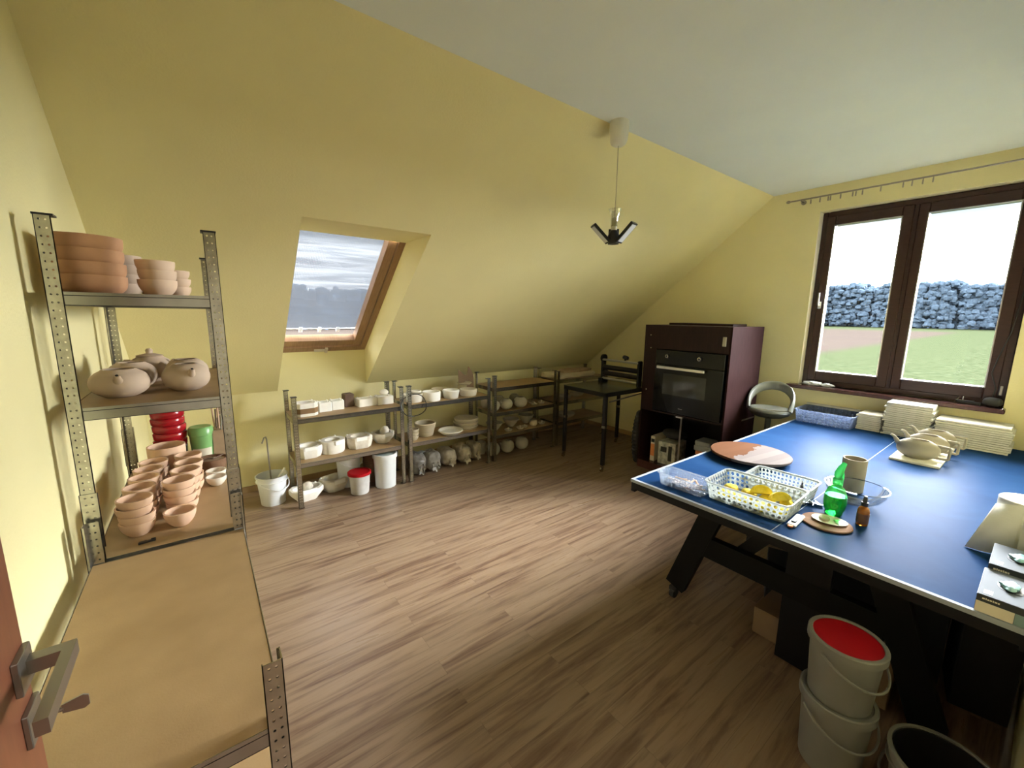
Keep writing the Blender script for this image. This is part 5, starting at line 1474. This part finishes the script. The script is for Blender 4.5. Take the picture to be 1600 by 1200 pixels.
b_ = MB(); b_.loft([[(x, y, 0) for x, y in ((-.03, -.09), (.03, -.09), (.03, .10), (-.03, .10))], [(x, y, 0.006) for x, y in ((-.03, -.09), (.03, -.09), (.03, .10), (-.03, .10))]], smooth=False)
o = b_.build('brown_board', 'wood_band', None, (2.545, 0.825, TT + 0.030)); o.rotation_euler = (-0.03, 0.35, 0.03); tag(o, 'small flat brown board leaning in the rear basket', 'board')
t = thing('binder_clip', 'black binder clip with raised arms in the rear basket', 'clip', (2.555, 0.722, TT + 0.052), 0.3)
b_ = MB(); b_.loft([[(-0.016, -0.009, 0), (0.016, -0.009, 0), (0.016, 0.009, 0), (-0.016, 0.009, 0)], [(-0.016, -0.002, 0.016), (0.016, -0.002, 0.016), (0.016, 0.002, 0.016), (-0.016, 0.002, 0.016)]], smooth=False); b_.build('clip_body', 'black_plastic', t)
for sx_ in (-1, 1):
    b_ = MB(); b_.tube([(sx_ * 0.008, 0, 0.015), (sx_ * 0.012, 0, 0.03), (sx_ * 0.016, 0, 0.034), (sx_ * 0.004, 0, 0.036)], 0.003, 6); b_.build('clip_arm', 'black_plastic', t)

# round plank board on a turntable foot
t = thing('round_board', 'round wooden plank board with a pale worn half lying on the blue table', 'board', (2.995, 1.175, TT))
b_ = MB(); b_.lathe([(0, 0.018), (0.235, 0.018), (0.247, 0.024), (0.250, 0.036), (0.246, 0.040), (0, 0.040)], 72); b_.build('board_top', 'round_board_wood', t)
b_ = MB(); b_.lathe([(0, 0), (0.10, 0), (0.10, 0.018), (0, 0.018)], 32); b_.build('turntable_foot', 'black_plastic', t)

# spray bottle
t = thing('spray_bottle', 'green transparent spray bottle half full of water', 'bottle', (2.452, 0.548, TT))
b_ = MB(); b_.lathe([(0, 0), (0.032, 0), (0.036, 0.006), (0.036, 0.018), (0.044, 0.035), (0.047, 0.07), (0.045, 0.105), (0.034, 0.135), (0.018, 0.150), (0.017, 0.165), (0, 0.166)], 32); b_.build('bottle_body', 'green_bottle', t)
b_ = MB(); b_.lathe([(0, 0.003), (0.033, 0.004), (0.033, 0.02), (0.042, 0.036), (0.045, 0.07), (0.0435, 0.100), (0, 0.100)], 32); b_.build('water', 'green_bottle', t)
b_ = MB(); b_.lathe([(0, 0.155), (0.021, 0.155), (0.021, 0.185), (0.015, 0.195), (0, 0.195)], 20)
d0 = Vector((cos(radians(-20)), sin(radians(-20)), 0)); s0 = Vector((-d0.y, d0.x, 0))
def spr(a, z): return tuple(d0 * a + Vector((0, 0, z)))
b_.tube([spr(-0.005, 0.185), spr(-0.002, 0.215), spr(0.012, 0.240), spr(0.030, 0.262)], 0, 10, rs=[0.016, 0.018, 0.015, 0.010])
b_.tube([spr(0.018, 0.225), spr(0.030, 0.205), spr(0.034, 0.180)], 0, 8, rs=[0.006, 0.005, 0.004]); b_.build('trigger_head', 'green_trigger', t)

# amber dropper bottle
t = thing('dropper_bottle', 'small amber glass dropper bottle with a black bulb top', 'bottle', (2.432, 0.432, TT))
b_ = MB(); b_.lathe([(0, 0), (0.0215, 0), (0.0235, 0.003), (0.0235, 0.072), (0.019, 0.085), (0.010, 0.092), (0.010, 0.100), (0, 0.100)], 28); b_.build('bottle_body', 'amber_glass', t)
b_ = MB(); b_.lathe([(0.0237, 0.012), (0.0240, 0.012), (0.0240, 0.058), (0.0237, 0.058)], 28, closed=False); b_.build('label_band', 'amber_label', t)
b_ = MB(); b_.lathe([(0, 0.095), (0.0135, 0.095), (0.0135, 0.112), (0.009, 0.114), (0.0085, 0.132), (0.005, 0.142), (0, 0.143)], 20); b_.build('dropper_cap', 'black_plastic', t)

# cork mat with dish
b_ = MB(); b_.lathe([(0, 0), (0.098, 0), (0.100, 0.003), (0.098, 0.008), (0, 0.008)], 48)
tag(b_.build('cork_mat', 'cork', None, (2.305, 0.535, TT)), 'round cork mat beside the spray bottle', 'mat')
t = thing('small_dish', 'oval cream dish with paint smears lying on the cork mat', 'dish', (2.325, 0.530, TT + 0.0085), radians(-70))
b_ = MB(); b_.lathe([(0, 0), (0.042, 0), (0.056, 0.007), (0.054, 0.008), (0.04, 0.003), (0, 0.003)], 36, sx=1.25); b_.build('dish_body', 'plaster', t)
b_ = MB(); b_.blob(0.018, 0.028, 0.003, (0.035, -0.002, 0.003), 3, 0.3, 9, 2, 18, 6); b_.build('glaze_smear', 'green_plastic', t)
b_ = MB(); b_.lathe([(0, 0), (0.020, 0), (0.022, 0.004), (0.021, 0.010), (0, 0.010)], 24)
tag(b_.build('small_cork_lid', 'stone_clay', None, (2.318, 0.548, TT + 0.0122)), 'little round lid lying in the oval dish', 'lid')

# clay cylinder and glass bowl
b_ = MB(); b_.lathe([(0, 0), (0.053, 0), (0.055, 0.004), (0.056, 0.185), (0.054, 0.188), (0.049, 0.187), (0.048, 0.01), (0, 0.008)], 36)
tag(b_.build('clay_cylinder', 'stone_clay_backlit', None, (2.895, 0.585, TT)), 'upright grey clay cylinder standing behind the glass bowl', 'vase')
t = thing('glass_bowl', 'large clear glass bowl behind the spray bottle', 'bowl', (2.69, 0.522, TT))
b_ = MB(); P = [(0.0, 0.001), (0.04, 0.001), (0.075, 0.012), (0.105, 0.036), (0.125, 0.066), (0.133, 0.094)]
b_.lathe([(0.0, 0.001)] + P[1:], 48, closed=False); b_.build('bowl_wall', 'bowl_glass', t)
b_ = MB(); b_.tube([(0.133 * cos(2 * pi * i / 48), 0.133 * sin(2 * pi * i / 48), 0.095) for i in range(49)], 0.0024, 6); b_.build('rim', 'bowl_rim_glass', t)

# metal cookie cutter bits and a small tool tin
b_ = MB()
for (x, y, a, l_) in ((0, 0, 0.2, 0.05), (0.02, 0.012, 1.3, 0.045), (-0.01, 0.02, 2.2, 0.05), (0.03, -0.01, 0.8, 0.04), (0.01, -0.015, 1.9, 0.045)):
    b_.bar((x - cos(a) * l_ / 2, y - sin(a) * l_ / 2, 0.006), (x + cos(a) * l_ / 2, y + sin(a) * l_ / 2, 0.008), 0.003, 0.012)
tag(b_.build('metal_cutter', 'chrome', None, (2.475, 0.640, TT)), 'shiny bent metal cutter between the baskets and the spray bottle', 'cutter')
t = thing('craft_knife', 'pale craft knife with a black slider and orange end beside the sponge basket', 'knife', (2.205, 0.628, TT), radians(3))
b_ = MB(); b_.box(-0.075, 0.075, -0.019, 0.019, 0, 0.012, bev=0.004); b_.build('knife_body', 'white_plastic', t)
b_ = MB(); b_.box(-0.045, -0.005, -0.010, 0.010, 0.012, 0.017, bev=0.002); b_.build('slider', 'black_plastic', t)
b_ = MB(); b_.box(-0.092, -0.074, -0.010, 0.010, 0.002, 0.010, bev=0.002); b_.build('end_cap', 'orange_card', t)

# teapots on a slab
b_ = MB(); b_.box(3.79, 4.50, 0.337, 0.588, TT, TT + 0.014, bev=0.002)
tag(b_.build('slab_tray', 'kiln_slab', None), 'long pale slab carrying three teapots on the blue table', 'slab')
gq = 'flattened teapots with square handles'
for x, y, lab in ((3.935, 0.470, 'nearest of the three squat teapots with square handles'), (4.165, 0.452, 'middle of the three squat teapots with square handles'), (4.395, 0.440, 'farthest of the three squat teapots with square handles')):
    teapot((x, y, TT + 0.0148), 0.112, 0.074, 0.128, 'stone_clay_backlit', lab, gq, radians(97), spout='long', handle_kind='square', mouth=0.52, foot=0.55)


# stacks of kiln slabs under the window
def slabs(x0, x1, y0, y1, n, th, lab, grp, seed, m='kiln_slab'):
    rr_ = random.Random(seed); first = None
    for k in range(n):
        dx, dy = rr_.uniform(-.008, .008), rr_.uniform(-.010, .010)
        lb = ('topmost ' if k == n - 1 else ('bottom ' if k == 0 else '')) + lab
        if first is None:
            b_ = MB(); b_.box(-(x1 - x0) / 2, (x1 - x0) / 2, -(y1 - y0) / 2, (y1 - y0) / 2, 0, th * 0.80, bev=0.002)
            first = tag(b_.build('kiln_slab', m, None, ((x0 + x1) / 2 + dx, (y0 + y1) / 2 + dy, TT)), lb, 'slab', grp)
        else:
            o = dup(first, ((x0 + x1) / 2 + dx, (y0 + y1) / 2 + dy, TT + k * th), rr_.uniform(-.015, .015), lb, grp)
            o.scale = (1 + rr_.uniform(-.05, 0), 1 + rr_.uniform(-.03, .01), 1)


slabs(4.61, 4.885, 0.080, 0.480, 12, 0.0165, 'thin pale slab in the right-hand stack beneath the window', 'right stack of slabs', 1)
slabs(4.61, 4.885, 0.500, 0.790, 17, 0.0165, 'thin pale slab in the tall middle stack beneath the window', 'middle stack of slabs', 2)
slabs(4.63, 4.885, 0.805, 0.972, 9, 0.0165, 'thin pale slab in the low stack between the bin and the middle stack', 'low stack of slabs', 3, 'kiln_slab_grey')
slabs(4.835, 4.90, 1.00, 1.42, 8, 0.0165, 'thin pale slab in the narrow stack behind the bluish bin', 'stack of slabs behind the bin', 4)

# paper roll with loose sheet
t = thing('paper_towel_roll', 'large white paper towel roll with a loose sheet at the right edge of the table', 'paper roll', (2.70, -0.035, TT))
b_ = MB(); b_.lathe([(0.022, 0), (0.084, 0), (0.087, 0.003), (0.087, 0.222), (0.084, 0.225), (0.022, 0.225)], 48, closed=False); b_.lathe([(0.022, 0), (0.022, 0.225)], 24, closed=False); b_.build('roll_body', 'paper_white', t)
b_ = MB(); nx_ = 16; top = []; bot = []
for i in range(nx_ + 1):
    f = i / nx_; ang = radians(120 + 55 * (1 - f))
    tx, ty = 0.088 * cos(ang), 0.088 * sin(ang)
    ex, ey = -0.150 + 0.03 * sin(3 * f), 0.145
    gx, gy = tx * (1 - f) + ex * f, ty * (1 - f) + ey * f
    top.append((tx * (1 - f * 0.35) - 0.02 * f, ty + 0.012 * f, 0.225 - 0.03 * f)); bot.append((gx - 0.045 * sin(pi * f), gy, 0.001))
k = b_.add(top + bot)
for i in range(nx_): b_.face((k + i, k + i + 1, k + nx_ + 2 + i, k + nx_ + 1 + i), 0, True)
o = b_.build('loose_sheet', 'paper_white', t); sd = o.modifiers.new('thickness', 'SOLIDIFY'); sd.thickness = 0.001


# glove boxes
def glove_box(x0, x1, y0, y1, z0, h, label):
    t = thing('glove_box', label, 'box', (x0, y1, z0), 0, 'cardboard glove boxes')
    wx, wy = x1 - x0, y1 - y0
    b_ = MB(); b_.box(0, wx, -wy, 0, 0, h, bev=0.001); b_.build('carton', 'carton_grey', t)
    b_ = MB(); b_.box(-0.0008, 0, -wy, 0, h * 0.62, h * 0.985); b_.build('dark_band', 'carton_dark', t)
    b_ = MB(); b_.box(-0.0008, 0, -wy * 0.62, 0, 0.001, h * 0.60); b_.build('beige_panel', 'carton_beige', t)
    b_ = MB(); b_.box(-0.0008, 0, -wy, -wy * 0.63, 0.001, h * 0.60); b_.build('teal_panel', 'carton_teal', t)
    b_ = MB(); b_.box(-0.0006, wx, 0, 0.0008, 0.001, h * 0.985); b_.build('side_print', 'carton_dark', t)
    b_ = MB(); b_.box(0.015, 0.045, -0.032, -0.012, h, h + 0.0008); b_.build('pale_sticker', 'white_plastic', t)
    b_ = MB(); b_.lathe([(0, 0), (0.052, 0), (0.052, 0.001), (0, 0.001)], 32, M=Matrix.Translation((wx * 0.52, -0.068, h)), sx=0.85, sy=0.62); b_.build('opening', 'carton_dark', t)
    b_ = MB(); b_.blob(0.036, 0.024, 0.007, (wx * 0.50, -0.066, h + 0.0005), 5, 0.5, 8, 2, 26, 10); b_.build('glove', 'glove_nitrile', t)
    b_ = MB(); y_ = -0.012                                     # a short line of small pale print, too blurred to read
    for wd_ in (0.006, 0.003, 0.004, 0.005, 0.003, 0.006, 0.004):
        b_.box(-0.0011, -0.0008, y_ - wd_, y_, h * 0.76, h * (0.84 if wd_ > 0.0035 else 0.86)); y_ -= wd_ + 0.0012
    b_.build('pale_print', 'carton_beige', t)
    return t


glove_box(2.003, 2.243, -0.098, 0.037, TT, 0.064, 'grey glove box with an oval opening at the right corner of the table')
glove_box(2.250, 2.480, -0.098, 0.030, TT, 0.082, 'second grey glove box, behind the one at the table corner')

# things on the window sill
ZS = 1.0605
t = thing('crumpled_bag', 'crumpled clear plastic bag lying at the left end of the window sill', 'plastic bag', (4.935, 1.385, ZS), 0.1)
b_ = MB(); b_.blob(0.045, 0.085, 0.020, (0, 0.035, 0), 2, 0.6, 5, 2, 36, 16); b_.build('bag_fold', 'crumpled_film', t)
b_ = MB(); b_.blob(0.040, 0.055, 0.017, (0.005, -0.085, 0), 6, 0.6, 5, 2, 30, 14); b_.build('bag_fold', 'crumpled_film', t)
t = thing('camera_tripod', 'folded black tripod with a clamp lying at the right end of the sill', 'tripod', (4.93, 0.30, ZS))
b_ = MB(); b_.box(-0.022, 0.022, -0.02, 0.115, 0, 0.022, bev=0.004); b_.build('folded_legs', 'black_plastic', t)
b_ = MB(); b_.blob(0.04, 0.055, 0.036, (0.01, -0.075, 0.0), 4, 0.18, 4, 2.4, 24, 14); b_.build('head', 'rubber', t)
b_ = MB(); b_.tube([(0.0, 0.125, 0.008), (0.0, 0.105, 0.045), (0.0, 0.098, 0.062)], 0.005, 6); b_.tube([(0.0, 0.085, 0.02), (0.0, 0.083, 0.058)], 0.004, 6); b_.tube([(-0.01, 0.125, 0.026), (0.0, 0.02, 0.028)], 0.004, 6); b_.build('clamp_arm', 'chrome', t)
b_ = MB(); b_.tube([(4.96, 0.235, 1.085), (4.985, 0.225, 1.20), (4.985, 0.262, 1.32), (4.985, 0.245, 1.44), (4.985, 0.205, 1.65), (4.99, 0.188, 1.95), (4.99, 0.185, 2.3), (4.99, 0.18, 2.7)], 0.0045, 6)
tag(b_.build('power_cable', 'black_cable', None), 'dark cord running down the right side of the window frame', 'cord')
b_ = MB(); b_.box(4.985, 4.998, 0.188, 0.206, 1.15, 1.225, bev=0.003)
tag(b_.build('lower_hinge_cover', 'satin_nickel', None), 'pale hinge cover at the lower right corner of the window', 'hinge')
